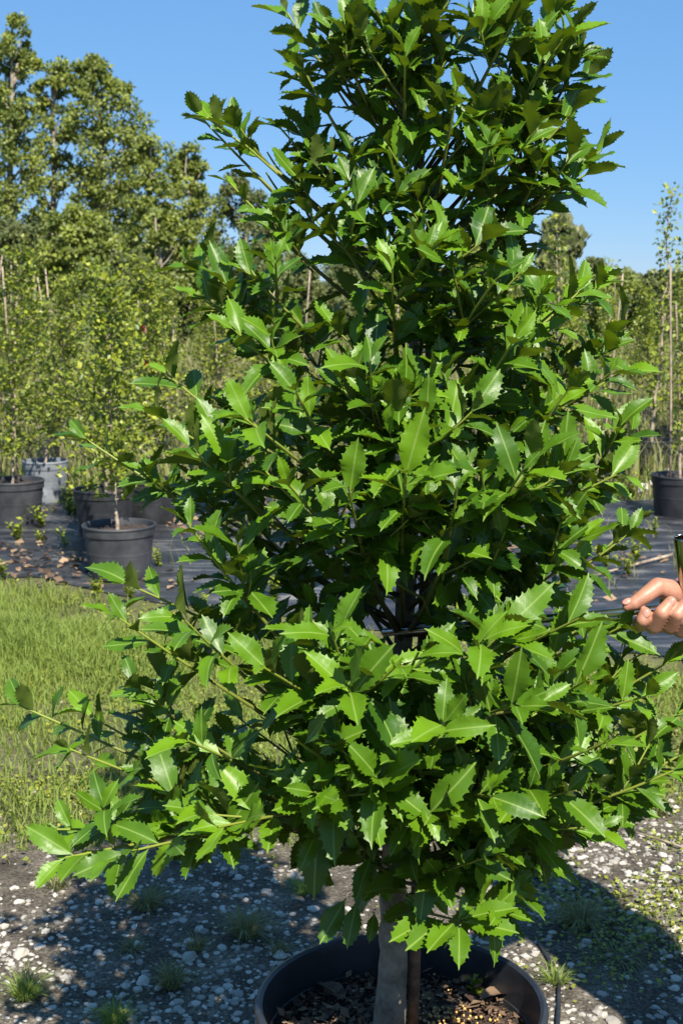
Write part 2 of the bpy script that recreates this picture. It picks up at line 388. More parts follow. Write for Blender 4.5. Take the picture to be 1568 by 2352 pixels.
# low yellow-green ground cover (two patches)
def d_clover(x, y):
    a = 1.4*np.exp(-(((x-0.80)/0.48)**4+((y-3.15)/0.46)**4)); b = np.exp(-(((x+0.85)/0.35)**4+((y-3.72)/0.18)**4)); c = np.exp(-(((x-1.1)/0.5)**4+((y-4.2)/0.7)**4))*0.5; d = np.exp(-(((x-0.1)/0.6)**4+((y-4.2)/0.7)**4))*0.5
    return np.clip(a+b+c+d, 0, 1)*np.clip(0.55+1.1*fbm(x, y, 19, 4, 3.2), 0, 1)
P = scatter_ground(150000, -1.8, 2.2, 2.5, 5.2, d_clover); n = len(P)
P[:, 2] += rng.uniform(0.002, 0.020, n)
g = G(); D = unit(rng.normal(size=(n, 3))*[1, 1, 0.35]); cards(g, P, D, np.array([0, 0, 1.])+0.5*rng.normal(size=(n, 3)), rng.uniform(0.006, 0.015, n), np.clip(rng.normal(0.5, 0.28, n), 0, 1), 1.4)
tag(g.build('creeping_ground_cover', M['clover']), 'low yellow green creeping weed in patches on the soil', 'ground cover', kind='stuff')

P = scatter_ground(45000, -2.6, 2.6, 3.2, 6.4, lambda x, y: np.clip(0.1+1.3*fbm(x, y, 71, 4, 2.2), 0, 1)*np.clip((y-3.2-0.25*x)/0.4, 0, 1)*np.clip((near_edge(x)-y)/0.3, 0, 1)); n = len(P); P[:, 2] += rng.uniform(0.004, 0.045, n)
g = G(); cards(g, P, unit(rng.normal(size=(n, 3))*[1, 1, 0.5]), np.array([0, -0.2, 1.])+0.5*rng.normal(size=(n, 3)), rng.uniform(0.008, 0.022, n), np.clip(rng.normal(0.5, 0.3, n), 0, 1), 1.2)
tag(g.build('lawn_weeds', M['clover']), 'small broad leaved weeds mixed into the patchy grass', 'ground cover', kind='stuff')
# gravel
ico = bmesh.new(); bmesh.ops.create_icosphere(ico, subdivisions=1, radius=1.0)
ICO_V = np.array([v.co[:] for v in ico.verts]); ICO_F = np.array([[v.index for v in f.verts] for f in ico.faces]); ico.free()
ico = bmesh.new(); bmesh.ops.create_icosphere(ico, subdivisions=2, radius=1.0)
ICO2_V = np.array([v.co[:] for v in ico.verts]); ICO2_F = np.array([[v.index for v in f.verts] for f in ico.faces]); ico.free()
def stone_shape(V):
    W = V.copy()
    for _ in range(5):
        d = unit(rng.normal(size=3)); c = rng.uniform(0.55, 0.9); k = W @ d
        W = W - np.outer(np.clip(k-c, 0, None), d)
    return W*(1+0.08*rng.normal(size=(len(V), 1)))*np.array([1, rng.uniform(0.65, 1), rng.uniform(0.45, 0.75)])
def d_gravel(x, y):
    z = np.clip((4.1-y+0.6*fbm(x, y, 3, 3, 1.2))/0.9, 0.03, 1)
    return z*np.clip(0.5+0.75*fbm(x, y, 4, 4, 1.9), 0.10, 1)*np.where(np.hypot(x-0.09, y-1.9) < 0.21, 0, 1)
P = scatter_ground(90000, -1.5, 1.6, 1.9, 5.0, d_gravel)
d2 = np.hypot(P[:, 0], P[:, 1]); P = P[(np.abs(P[:, 0]) < 0.36*P[:, 1]+0.25)]; n = len(P)
S = np.clip(np.exp(rng.normal(math.log(0.0042), 0.52, n)), 0.0018, 0.014)
shapes = [stone_shape(ICO_V) for _ in range(12)]; pick = rng.integers(0, 12, n); ang = rng.uniform(0, 6.283, n)
g = G()
for k in range(12):
    m_ = pick == k; c, s_ = np.cos(ang[m_]), np.sin(ang[m_]); Z0 = np.zeros_like(c)
    Rz = np.stack([np.stack([c, -s_, Z0], -1), np.stack([s_, c, Z0], -1), np.stack([Z0, Z0, Z0+1], -1)], 1)
    V = np.einsum('nij,kj->nki', Rz, shapes[k])*S[m_][:, None, None] + P[m_][:, None, :] + np.array([0, 0, 1.])*S[m_][:, None, None]*0.25
    F_ = (np.arange(m_.sum())[:, None, None]*len(ICO_V) + ICO_F[None]).reshape(-1, 3)
    g.add(V.reshape(-1, 3), F_, np.repeat(np.clip(rng.normal(0.55, 0.25, m_.sum()), 0, 1), len(ICO_V)))
tag(g.build('gravel', M['stone'], smooth=False), 'small pale limestone gravel spread over dark soil', 'gravel', kind='stuff')
big = [mesh('stone', stone_shape(ICO2_V), [ICO2_F], M['stone'], False, np.full(len(ICO2_V), t)) for t in (0.3, 0.45, 0.6, 0.75, 0.85, 0.95)]
P = scatter_ground(2200, -1.05, 1.15, 2.3, 3.7, d_gravel); P = P[np.abs(P[:, 0]) < 0.30*P[:, 1]][:290]
for p in P:
    o = link('stone', big[rng.integers(0, 6)], ground, p + [0, 0, 0.003], (rng.normal(0, .15), rng.normal(0, .15), rng.uniform(0, 6.28)))
    s_ = float(np.clip(np.exp(rng.normal(math.log(0.0095), 0.35)), 0.006, 0.021)); o.scale = (s_, s_, s_)

# bark and leaf litter on the cloth
P = scatter_ground(9000, -3.2, 3.2, 4.6, 9.2, lambda x, y: np.clip((y-near_edge(x)+0.3)/0.2, 0, 1)*np.clip(-0.05+1.5*fbm(x*0.6, (y+x*0.5)*2.0, 23, 3, 0.9), 0, 1)*np.where(x < 0, 1, 0.45)); n = len(P)
P[:, 2] += 0.032
g = G(); cards(g, P, unit(rng.normal(size=(n, 3))*[1, 1, 0.2]), np.array([0, 0, 1.])+0.5*rng.normal(size=(n, 3)), rng.uniform(0.02, 0.07, n), np.clip(rng.normal(0.55, 0.3, n), 0, 1))
tag(g.build('leaf_litter', M['litter']), 'tan dead leaves and bark scraps strewn on the black cloth', 'leaf litter', kind='stuff')

# grass tufts in the gravel, each its own thing
def tuft(p, r, h, nb, dry, label):
    p = np.array([p[0], p[1], gz_at(p)]); a = rng.uniform(0, 6.283, nb); rr = r*0.25*np.sqrt(rng.uniform(0, 1, nb))
    P = p + np.stack([np.cos(a)*rr, np.sin(a)*rr, np.full(nb, -0.004)], 1)
    o = blades(P, h*rng.uniform(0.45, 1.1, nb), rng.uniform(0.0014, 0.0028, nb), np.clip(rng.normal(0.9, 0.45, nb), 0.1, 2)*(r/h), np.clip(rng.normal(0.45+0.3*dry, 0.22, nb), 0, 1), M['drygrass' if dry > 0.4 else 'grass'], 'grass_tuft', label, 'grass tuft', kind=None, loc=p, az=a+rng.normal(0, .5, nb))
    return o
tufts = [(130, 2040, .055, .055, 140, .5, 'wispy olive grass tuft in the gravel under the longest low branch'),
 (335, 2085, .08, .06, 240, .6, 'wide straw tinged grass tuft below the drooping holly leaves'),
 (450, 2185, .045, .05, 90, .8, 'small blond grass tuft with bleached stems in the gravel'),
 (300, 2180, .05, .03, 90, .6, 'flat thin grass tuft between pale stones'),
 (395, 2265, .06, .06, 170, .5, 'rounded green grass tuft in the shaded gravel'),
 (565, 2150, .085, .075, 240, .5, 'spreading dark green grass tuft close behind the big pot'),
 (60, 2290, .07, .06, 200, .1, 'bright green leafy grass clump at the edge of the gravel'),
 (265, 2345, .06, .05, 180, .1, 'low green grass clump beside pale gravel in front of other tufts'),
 (700, 2050, .06, .05, 140, .3, 'fine grass tuft just behind the holly trunk'),
 (1330, 2130, .085, .07, 260, .5, 'grey green grass tuft straddling the edge of the shadow'),
 (1420, 2200, .10, .025, 160, .8, 'flattened straw coloured grass tuft lying in deep shade'),
 (1240, 2010, .06, .05, 150, .2, 'soft green grass tuft beside the yellow ground cover'),
 (1515, 1875, .05, .075, 130, .9, 'upright pale yellow grass tuft standing in sunlight'),
 (640, 2190, .04, .04, 90, .5, 'little grass tuft touching the rim shadow of the big pot'),
 (1275, 2260, .05, .05, 110, .4, 'sparse grass tuft next to the black tubing')]
for u, v, r, h, nb, dry, lab in tufts: tuft(gnd(u, v), r, h, nb, dry, lab)

# broad-leaved weeds around pots and cloth
def weed(p, h, ns, size, label, cat='weed', mat='young', seed=0, spread=0.6, parent=None, name='weed_plant', group=None):
    r = np.random.default_rng(seed); p = np.array([p[0], p[1], p[2]]); g = G(); LP, LD, LN, LS = [], [], [], []
    for i in range(ns):
        a = r.uniform(0, 6.283); hh = h*r.uniform(0.5, 1.0); tip = np.array([math.cos(a), math.sin(a), 0])*spread*hh*r.uniform(0.2, 1) + [0, 0, hh]
        Q = bez(np.zeros(3), np.array([0, 0, hh*0.5]), tip, 6); g.add(*tube(Q, np.linspace(0.0022, 0.0008, 6)*(h/0.2), 4, False), tone=0.4)
        m_ = int(5+8*r.uniform())
        for j in range(m_):
            t = 0.15+0.85*j/m_; q = Q[min(int(t*5), 4)] + (Q[min(int(t*5)+1, 5)]-Q[min(int(t*5), 4)])*(t*5-int(t*5)); b = j*2.4+r.normal()*0.4
            LP.append(q); LD.append([math.cos(b), math.sin(b), r.uniform(0.1, 0.8)]); LN.append([r.normal()*.3, r.normal()*.3, 1.]); LS.append(size*r.uniform(0.6, 1.1))
    n = len(LP); cards(g, np.array(LP), np.array(LD), np.array(LN), np.array(LS), np.clip(r.normal(0.6, 0.25, n), 0, 1))
    o = g.build(name, M[mat], parent); o.location = p
    if parent is None: tag(o, label, cat, group)
    return o

# ------------------------------------------------------------------ pots
def pot_meshes(Rr, Hh, mat, soil_drop):
    k = 56
    body = mesh('wall', *(lambda V, F: (V, [F]))(*lathe_sharp([(0.002, 0.004), (Rr*0.80, 0.0), (Rr*0.82, 0.012), (Rr*0.875, Hh*0.45), (Rr*0.882, Hh*0.452), (Rr*0.885, Hh*0.49), (Rr*0.879, Hh*0.492), (Rr*0.935, Hh*0.83), (Rr*0.93, Hh*0.835), (Rr*0.915, Hh*0.83), (Rr*0.80, Hh*0.3)], k)), mat)
    rim = mesh('rim', *(lambda V, F: (V, [F]))(*lathe_sharp([(Rr*0.925, Hh*0.80), (Rr*0.955, Hh*0.80), (Rr*0.965, Hh*0.815), (Rr*0.975, Hh*0.945), (Rr*0.998, Hh*0.955), (Rr*1.003, Hh*0.975), (Rr*0.995, Hh*0.992), (Rr*0.97, Hh), (Rr*0.948, Hh*0.99), (Rr*0.94, Hh*0.965), (Rr*0.905, Hh*0.70)], k)), mat)
    a = np.linspace(0, 2*np.pi, 40, endpoint=False); rr = np.linspace(0, Rr*0.925, 16)
    V = np.stack([np.outer(rr, np.cos(a)), np.outer(rr, np.sin(a)), np.zeros((16, 40))], -1); V[..., 2] = Hh-soil_drop + 0.012*Rr/0.2*fbm(V[..., 0]*12, V[..., 1]*12, 77, 4, 1.0)
    V = V.reshape(-1, 3); F = []
    for i in range(15):
        j = np.arange(40); j2 = (j+1) % 40; F.append(np.stack([i*40+j, (i+1)*40+j, (i+1)*40+j2, i*40+j2], 1))
    soil = mesh('soil', V, [np.concatenate(F)], M['soil'])
    return body, rim, soil
def pot(p, meshes, label, name='nursery_pot', group=None, rz=0.0, s=1.0):
    t = link(name, None, None, p, (0, 0, rz)); t.scale = (s, s, s); tag(t, label, 'plant pot', group)
    for nm, me in zip(('wall', 'rim', 'soil'), meshes): link(nm, me, t)
    return t

POTX, POTY, POTR, POTH = 0.088, 1.905, 0.216, 0.36
SOILZ = POTH-0.075
main = pot((POTX, POTY, 0.0), pot_meshes(POTR, POTH, M['pot'], 0.075), 'big black nursery pot with wide rim holding the spiny leaved holly', rz=0.3)
# things lying in the big pot: bark and dead leaf mulch, fertilizer beads
def in_pot(n, r0=0.0, r1=0.19):
    a = rng.uniform(0, 6.283, n); r = np.sqrt(rng.uniform(r0*r0, r1*r1, n)); return np.stack([POTX+r*np.cos(a), POTY+r*np.sin(a), np.full(n, SOILZ)], 1)
P = in_pot(2600); n = len(P); P[:, 2] += rng.uniform(0.004, 0.022, n); g = G()
cards(g, P, unit(rng.normal(size=(n, 3))*[1, 1, 0.25]), np.array([0, 0, 1.])+0.45*rng.normal(size=(n, 3)), np.clip(np.exp(rng.normal(math.log(.010), .5, n)), .004, .030), np.clip(rng.normal(0.28, 0.28, n), 0, 1), rng.uniform(0.6, 1.4))
g.build('mulch', M['litter'], main, kind='stuff').matrix_parent_inverse = Matrix.LocRotScale(Vector((POTX, POTY, 0)), Matrix.Rotation(0.3, 3, 'Z'), None).inverted()
P = in_pot(2600); P = P[(P[:, 0] > POTX-0.02)]; P = P[rng.uniform(size=len(P)) < np.exp(-((P[:, 0]-POTX-0.05)**2+(P[:, 1]-POTY+0.03)**2)/0.006)]
n = len(P); P[:, 2] += rng.uniform(0.016, 0.028, n); g = G(); V = ICO_V[None]*rng.uniform(0.0019, 0.0030, n)[:, None, None] + P[:, None]
g.add(V.reshape(-1, 3), (np.arange(n)[:, None, None]*len(ICO_V)+ICO_F[None]).reshape(-1, 3))
tag(g.build('fertilizer_beads', M['bead']), 'golden fertilizer beads sprinkled on the soil of the big pot', 'fertilizer', kind='stuff')
def dry_leaf(p, L, rz, tone, label, tilt=0.2):
    t = np.linspace(0, 1, 9); w = 0.30*np.sin(np.pi*t**0.8)**0.8; V = []; 
    for i, tt in enumerate(t):
        for c in (-1, -0.5, 0, 0.5, 1): V.append([c*w[i], tt-0.5, 0.16*abs(c)*w[i]*2+0.12*math.sin(tt*4)])
    V = np.array(V)*L; k = (np.arange(8)[:, None]*5+np.arange(4)[None]).ravel()
    o = link('dry_leaf', mesh('dry_leaf', V, [np.stack([k, k+1, k+6, k+5], 1)], M['litter'], True, np.full(len(V), tone)), None, p, (tilt, 0.1, rz)); return tag(o, label, 'dead leaf', 'fallen leaves')
def on_soil(u, v, z=SOILZ+0.018): return gnd(u, v, z)
dry_leaf(on_soil(992, 2222), 0.045, -1.15, 0.95, 'tan oval dead leaf lying flat on the golden beads')
dry_leaf(on_soil(1125, 2190), 0.040, 0.6, 0.45, 'reddish brown curled dead leaf on the soil near a green sprig', 0.5)
dry_leaf(on_soil(1135, 2290), 0.055, 2.1, 0.55, 'large brown crumpled dead leaf by the inner wall of the pot', 0.35)
dry_leaf(on_soil(760, 2275), 0.050, 1.0, 0.30, 'dark curled dead leaf in the shaded half of the pot', 0.4)
dry_leaf(gnd(1160, 1880)+[0, 0, .012], 0.06, 0.7, 0.7, 'pinkish tan dead leaf on bare soil beside the yellow ground cover', 0.3)
for (u, v, h, ns, sz, lab, sd) in [(1045, 2200, .07, 2, .016, 'slender green sprig growing upright from the pot soil', 1), (1090, 2290, .04, 7, .013, 'small bushy green weed on the pot soil', 2), (1165, 2265, .04, 3, .013, 'tiny sprouting weed next to the inner pot wall', 3), (700, 2240, .025, 5, .010, 'little grey green seedling in the shaded soil', 4), (820, 2245, .025, 5, .011, 'small seedling close to the holly trunk', 5), (870, 2145, .06, 1, .010, 'thin dry sprig rising behind the holly trunk', 6)]:
    weed(on_soil(u, v, SOILZ+0.003), h, ns, sz, lab, seed=sd, spread=0.5)
# irrigation tube lying against the pot
Q = np.array([gnd(1235, 2170)+[0, 0, .008], gnd(1262, 2215)+[0, 0, .008], gnd(1283, 2260)+[0, 0, .008], gnd(1282, 2320)+[0, 0, .008], gnd(1278, 2420)+[0, 0, .02], gnd(1290, 2560)+[0, 0, .012]])
t_ = np.linspace(0, 5, 26); Q = np.stack([np.interp(t_, range(6), Q[:, i]) for i in range(3)], 1); Q[1:-1] = (Q[:-2]+Q[1:-1]*2+Q[2:])/4
g = G(); g.add(*tube(Q, 0.0042, 8)); tag(g.build('irrigation_tube', M['tubing']), 'black irrigation tube curving along the ground beside the big pot', 'hose')

# ------------------------------------------------------------------ the holly
holly = link('holly_tree', None, None, (POTX-0.02, POTY, SOILZ-0.01)); tag(holly, 'potted holly tree with glossy spiny green leaves on a slim grey trunk', 'tree')
HB = np.array([POTX-0.02, POTY, SOILZ-0.01])
trunk_pts = np.array([HB, at(905, 2180, 1.905), at(900, 2050, 1.90), at(915, 1750, 1.895), at(925, 1480, 1.90), at(938, 1250, 1.90), at(952, 900, 1.905), at(960, 500, 1.90), at(968, 0, 1.90), at(975, -300, 1.90), at(980, -560, 1.90)])
tt = np.linspace(0, 10, 61); TP = np.stack([np.interp(tt, range(11), trunk_pts[:, i]) for i in range(3)], 1); TP[1:-1] = (TP[:-2]+TP[1:-1]+TP[2:])/3
TR = np.interp(TP[:, 2], [0.27, 0.5, 0.9, 1.2, 1.5, 1.8, 2.1, 2.35], [0.024, 0.0195, 0.0150, 0.0110, 0.0078, 0.0048, 0.003, 0.0012])
TRk = TR*(1+0.05*rng.normal(size=61))
g = G(); g.add(*tube(TP, TRk, 14)); tr = g.build('trunk', M['holly_bark'], holly, loc=HB); tr.location = (0, 0, 0)
def trunk_at(z): return np.array([np.interp(z, TP[:, 2], TP[:, 0]), np.interp(z, TP[:, 2], TP[:, 1]), z])

# leaf shapes: spiny toothed outline, folded on the midrib, arched
def leaf_shape(r, teeth, width, fold, arch, twist, wave):
    st = [(0.0, 0.05, 0), (0.07, 0.06, 0), (0.16, 0.30, 0), (0.25, 0.58, 0)]
    t0 = 0.30+r.uniform(-.03, .03); dt = (0.93-t0)/teeth
    for k in range(teeth):
        tk = t0+dt*(k+0.80)
        st.append((t0+dt*(k+0.10), None, -1)); st.append((t0+dt*(k+0.62), None, 2)); st.append((tk, None, 1))
    rows = []; 
    def w(t): return (math.sin(math.pi*min(max((t-0.02)/0.985, 0), 1)**1.12))**0.74
    for (t, ww, kind) in st:
        ws = []
        for side in (-1, 1):
            x = w(t) if ww is None else ww
            if kind == 1: x = x*(1.05+r.uniform(-.03, .04))+0.085
            if kind == -1: x = x*(0.91+r.uniform(-.03, .02))
            if kind == 2: x = x*(0.96+r.uniform(-.02, .02))
            ws.append(x*width/2)
        rows.append((t, ws[0], ws[1], kind))
    rows.append((0.955, 0.07*width, 0.07*width, 0)); rows.append((1.03, 0.004, 0.004, 0))
    V, U = [], []; ph = r.uniform(0, 6.28)
    for (t, wl, wr, kind) in rows:
        fwd = 0.026 if kind == 1 else 0.0
        for c in (-1, -0.55, 0, 0.55, 1):
            x = c*(wl if c < 0 else wr); ac = abs(x)
            z = fold*ac*(1-0.5*ac/(width/2+1e-6)*0.6) - arch*t*t + wave*math.sin(t*11+ph+(0 if c < 0 else 1.7))*ac*2
            if abs(c) == 1 and kind == 1: z += 0.012*r.normal()
            th = twist*t; xx = x*math.cos(th)-z*math.sin(th)*0.5; zz = z + x*math.sin(th)
            V.append((xx, t+fwd*(abs(c) == 1), zz)); U.append((0.5+c*0.5*max(abs(x), 1e-4)/(width/2)/max(abs(c), 1e-4)*abs(c), t))
    return np.array(V), np.array(U), len(rows)
rs = np.random.default_rng(5); TE = 6; shapesL = []
for k in range(10):
    V, U, nr = leaf_shape(rs, TE, rs.uniform(0.36, 0.46), rs.uniform(0.15, 0.75), rs.uniform(-0.05, 0.40), rs.uniform(-.5, .5), rs.uniform(0.04, 0.14)); shapesL.append(V)
kk = (np.arange(nr-1)[:, None]*5+np.arange(4)[None]).ravel(); LEAF_F = np.stack([kk, kk+1, kk+6, kk+5], 1); LEAF_U = U; NLV = len(V)
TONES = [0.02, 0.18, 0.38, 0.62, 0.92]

leafP, leafD, leafN, leafL, leafK, leafT = [], [], [], [], [], []
branch_objs = 0
sunv = np.array(sun_from)
def shoot(g, P0, P1, P2, nl, r0, young, size, tip_rosette=True, sub=6):
    Q = bez(P0, P1, P2, sub); L = np.sum(np.linalg.norm(np.diff(Q, axis=0), axis=1))
    g.add(*tube(Q, np.linspace(r0, 0.0012, sub), 5, False), tone=np.repeat(np.clip(np.linspace(0.15, 0.75, sub)+young*0.3, 0, 1), 5))
    ph = rng.uniform(0, 6.28)
    for j in range(nl):
        f = 1-(j/max(nl, 1))**1.25*0.88 if tip_rosette else 1-j/nl*0.9
        i = min(int(f*(sub-1)), sub-2); q = Q[i]+(Q[i+1]-Q[i])*(f*(sub-1)-i); ax = unit(Q[i+1]-Q[i])
        a = ph+j*2.399+rng.normal()*0.3
        X = unit(np.cross(ax, [0.1, 0.2, 1.0])); Y = np.cross(X, ax)
        rad = math.cos(a)*X+math.sin(a)*Y
        spread = (0.45+0.55*min(j/4.0, 1))*rng.uniform(0.75, 1.25)*1.05
        d = unit(ax*math.cos(spread)+rad*math.sin(spread)+np.array([0, 0, 0.10+0.10*rng.normal()]))
        nrm = 0.60*np.array([0, 0, 1.])+0.60*ax-0.50*rad+0.25*sunv+0.30*rng.normal(size=3)
        if j > 5 and rng.uniform() < 0.3: d = unit(d-[0, 0, 0.5*rng.uniform()])
        leafP.append(q); leafD.append(d); leafN.append(nrm); leafL.append(0.86*size*np.clip(rng.normal(1.0, 0.18), 0.55, 1.35)*(0.72 if j < 1 else 1.0)); leafK.append(rng.integers(0, 10))
        leafT.append(int(np.clip(round(1.9+young*1.6-0.12*j+rng.normal()*0.85), 0, 4)))
def primary(tip, size, young=0.0, elev=None, nsub=4, sublen=0.11, za=None):
    tip = np.asarray(tip, float); base0 = trunk_at(max(0.5, min(tip[2], 2.2))); hor = math.hypot(tip[0]-base0[0], tip[1]-base0[1])
    e = elev if elev is not None else R(rng.uniform(30, 48))
    za = (tip[2]-hor*math.tan(e)) if za is None else za
    za = max(za, 0.47+0.08*rng.uniform()); za = min(za, tip[2]-0.03)
    A = trunk_at(za); out = unit(np.array([tip[0]-A[0], tip[1]-A[1], 0])); Lh = np.linalg.norm(tip-A)
    mid = (A+tip)/2+np.array([0, 0, rng.uniform(-0.10, 0.06)*Lh])+0.05*Lh*rng.normal(size=3)*[1, 1, 0]
    n = 12; Q = bez(A, mid, tip, n); g = G(); r0 = np.interp(Lh, [0.05, 0.6], [0.0024, 0.0054])
    g.add(*tube(Q, np.linspace(r0, 0.0013, n), 6, False), tone=np.repeat(np.clip(np.linspace(-0.2, 0.85, n), 0.05, 1), 6))
    # end shoot leaves
    dirE = unit(Q[-1]-Q[-3]); e0 = tip-dirE*min(0.16, 0.55*Lh)
    shoot(g, e0, e0+dirE*0.05, tip, int(rng.integers(8, 12)), 0.0018, young+0.35, size)
    for s in range(nsub):
        f = rng.uniform(0.30, 0.90); i = int(f*(n-1)); q = Q[i]; ax = unit(Q[min(i+1, n-1)]-Q[i-1])
        side = unit(np.cross(ax, [0, 0, 1.]))*(1 if s % 2 else -1)
        d = unit(ax*rng.uniform(0.35, 0.95)+side*rng.uniform(0.4, 1.0)+np.array([0, 0, rng.uniform(0.0, 0.75)]))
        L = sublen*rng.uniform(0.6, 1.35)*(0.65+0.5*(1-f)); P2 = q+d*L
        shoot(g, q, q+d*L*0.5+[0, 0, -0.006], P2, int(rng.integers(6, 10)), 0.0022, young+rng.uniform(-.1, .3), size*rng.uniform(0.88, 1.05))
    o = g.build('branch', M['twig'], holly, loc=HB); o.location = (0, 0, 0)
YT = 1.90
manual = [(475, 270, 0.0, .056, 2, 41), (560, 330, -0.03, .056, 2, 42), (1330, 150, -0.05, .062, 3, 44),   # u, v, depth offset, leaf size, side shoots, elevation deg
 (455, 262, 0.02, .055, 3, 42), (528, 420, -0.05, .052, 3, 40), (660, 30, 0.0, .058, 3, 48), (700, 165, -0.06, .055, 2, 52), (640, 290, 0.0, .055, 3, 45), (760, 60, -0.10, .058, 4, 50),
 (440, 605, 0.03, .058, 3, 32), (470, 690, -0.10, .060, 4, 35), (560, 620, -0.12, .060, 4, 42), (385, 860, -0.05, .064, 4, 32), (350, 945, -0.12, .064, 4, 32), (200, 1010, 0.02, .064, 3, 30), (440, 1030, -0.2, .066, 4, 34),
 (430, 1200, -0.22, .068, 3, 45), (395, 1130, 0.0, .066, 4, 32), (290, 1340, -0.16, .066, 4, 34), (275, 1420, -0.22, .068, 4, 35), (420, 1420, -0.3, .070, 4, 38), (310, 1570, -0.10, .066, 4, 33), (200, 1640, -0.02, .066, 3, 28),
 (45, 1620, -0.06, .066, 2, 27), (160, 1720, -0.16, .066, 3, 22), (430, 1700, -0.3, .070, 4, 30), (130, 1905, -0.20, .070, 4, 6), (150, 1970, -0.26, .070, 4, 4), (280, 1960, -0.32, .074, 4, 6), (500, 1900, -0.35, .074, 4, 12), (330, 1850, -0.1, .068, 4, 18),
 (1300, 25, 0.0, .062, 4, 50), (1290, 90, -0.08, .062, 3, 48), (1345, 180, 0.0, .064, 4, 45), (1320, 250, -0.06, .062, 3, 42), (1180, 40, -0.1, .060, 4, 52), (1380, 345, 0.0, .064, 4, 38), (1355, 395, -0.06, .064, 4, 35), (1230, 300, -0.14, .062, 4, 45),
 (1250, 470, 0.05, .060, 2, 30), (1215, 560, 0.1, .06, 2, 25), (1370, 655, 0.05, .064, 4, 40), (1430, 745, 0.06, .066, 4, 38), (1435, 850, 0.0, .064, 4, 35), (1300, 690, -0.12, .064, 4, 40), (1445, 1000, -0.05, .066, 4, 35), (1415, 1090, -0.12, .066, 4, 33), (1300, 900, -0.18, .066, 4, 40),
 (1445, 1225, -0.06, .066, 3, 33), (1320, 1240, -0.15, .070, 3, 40), (1300, 1080, -0.24, .068, 4, 38), (1425, 1440, -0.14, .066, 3, 30), (1330, 1420, -0.22, .070, 4, 36), (1535, 1520, -0.10, .068, 4, 30), (1480, 1600, -0.2, .070, 5, 30), (1570, 1630, -0.10, .068, 4, 28), (1600, 1710, -0.05, .068, 4, 25), (1545, 1770, -0.18, .070, 4, 22), (1400, 1700, -0.3, .072, 5, 28), (1350, 1560, -0.32, .072, 4, 33),
 (1480, 1830, -0.1, .068, 4, 18), (1375, 1900, -0.20, .072, 4, 14), (1265, 1950, -0.12, .072, 3, 16), (1300, 1820, -0.26, .072, 4, 18),
 (870, 1790, -0.38, .078, 5, 25), (990, 1870, -0.34, .076, 5, 18), (720, 1820, -0.36, .076, 4, 20), (1130, 1830, -0.34, .074, 5, 20), (1150, 2095, -0.17, .080, 1, 4), (1010, 2010, -0.20, .076, 3, 10), (800, 1580, -0.40, .080, 4, 32), (960, 1500, -0.36, .078, 4, 34), (1110, 1470, -0.36, .076, 4, 36), (760, 1450, -0.34, .074, 4, 38), (600, 1530, -0.36, .074, 4, 32), (1180, 1620, -0.38, .074, 5, 30), (680, 1700, -0.38, .074, 4, 26), (1020, 1660, -0.4, .076, 5, 28),
 (800, 1120, -0.30, .074, 4, 40), (930, 1090, -0.32, .074, 4, 40), (660, 1110, -0.28, .072, 4, 38), (1050, 1120, -0.3, .072, 4, 40), (1200, 1080, -0.28, .072, 4, 38), (980, 950, -0.27, .070, 4, 42), (850, 830, -0.25, .068, 4, 44), (680, 900, -0.25, .068, 4, 40), (1010, 560, -0.18, .064, 4, 48), (900, 620, -0.2, .064, 4, 48), (750, 500, -0.12, .062, 3, 48), (1050, 200, -0.16, .064, 5, 52), (930, 120, -0.15, .062, 5, 54), (1140, 640, -0.2, .066, 5, 44), (1180, 780, -0.22, .066, 4, 42), (560, 960, -0.26, .068, 4, 36), (540, 760, -0.18, .066, 4, 38), (1080, 420, -0.14, .062, 4, 45), (965, 15, -0.12, .06, 4, 55), (900, 55, -0.12, .06, 4, 52), (1020, -20, -0.10, .06, 4, 55)]
for (u, v, dy, sz, ns, el) in manual:
    primary(at(u, v, YT+dy), sz, rng.uniform(0.0, 0.5), R(el), ns, 0.10)
# low shoots and single leaves hanging over the pot
def leaf_px(u0, v0, u1, v1, dy0, dy1, tone, nrm=(0.1, -0.55, 0.8)):
    a, b = at(u0, v0, YT+dy0), at(u1, v1, YT+dy1); leafP.append(a); leafD.append(b-a); leafN.append(np.array(nrm)+0.15*rng.normal(size=3)); leafL.append(float(np.linalg.norm(b-a))); leafK.append(rng.integers(0, 10)); leafT.append(tone)
g = G(); Q = bez(trunk_at(0.505), at(960, 2090, YT-.08), at(1058, 2116, YT-.17), 9); g.add(*tube(Q, np.linspace(.0032, .0016, 9), 6, False), tone=np.repeat(np.linspace(.1, .5, 9), 6)); o = g.build('branch', M['twig'], holly, loc=HB); o.location = (0, 0, 0)
for (u0, v0, u1, v1, d0, d1, t_) in [(1058, 2112, 1178, 2078, -.17, -.19, 3), (1062, 2118, 1180, 2130, -.17, -.21, 3), (1052, 2112, 1092, 2034, -.17, -.16, 3), (1045, 2118, 985, 2172, -.17, -.24, 3), (1052, 2122, 1060, 2190, -.17, -.24, 2), (1020, 2112, 945, 2165, -.15, -.22, 2), (1000, 2108, 905, 2150, -.13, -.2, 3), (1000, 2100, 940, 2062, -.13, -.14, 2), (1030, 2106, 990, 2040, -.15, -.15, 3),
  (975, 2090, 885, 2105, -.1, -.16, 2), (795, 2062, 735, 2165, -.12, -.15, 1), (818, 2072, 798, 2172, -.12, -.16, 1), (770, 2035, 720, 2000, -.12, -.14, 1), (990, 2050, 1010, 1985, -.14, -.12, 2), (860, 2095, 850, 2160, -.05, -.08, 1), (1230, 1945, 1265, 2030, -.1, -.12, 1), (1040, 2060, 985, 2005, -.14, -.2, 3), (940, 2060, 900, 2000, -.12, -.2, 2)]:
    leaf_px(u0, v0, u1, v1, d0, d1, t_)
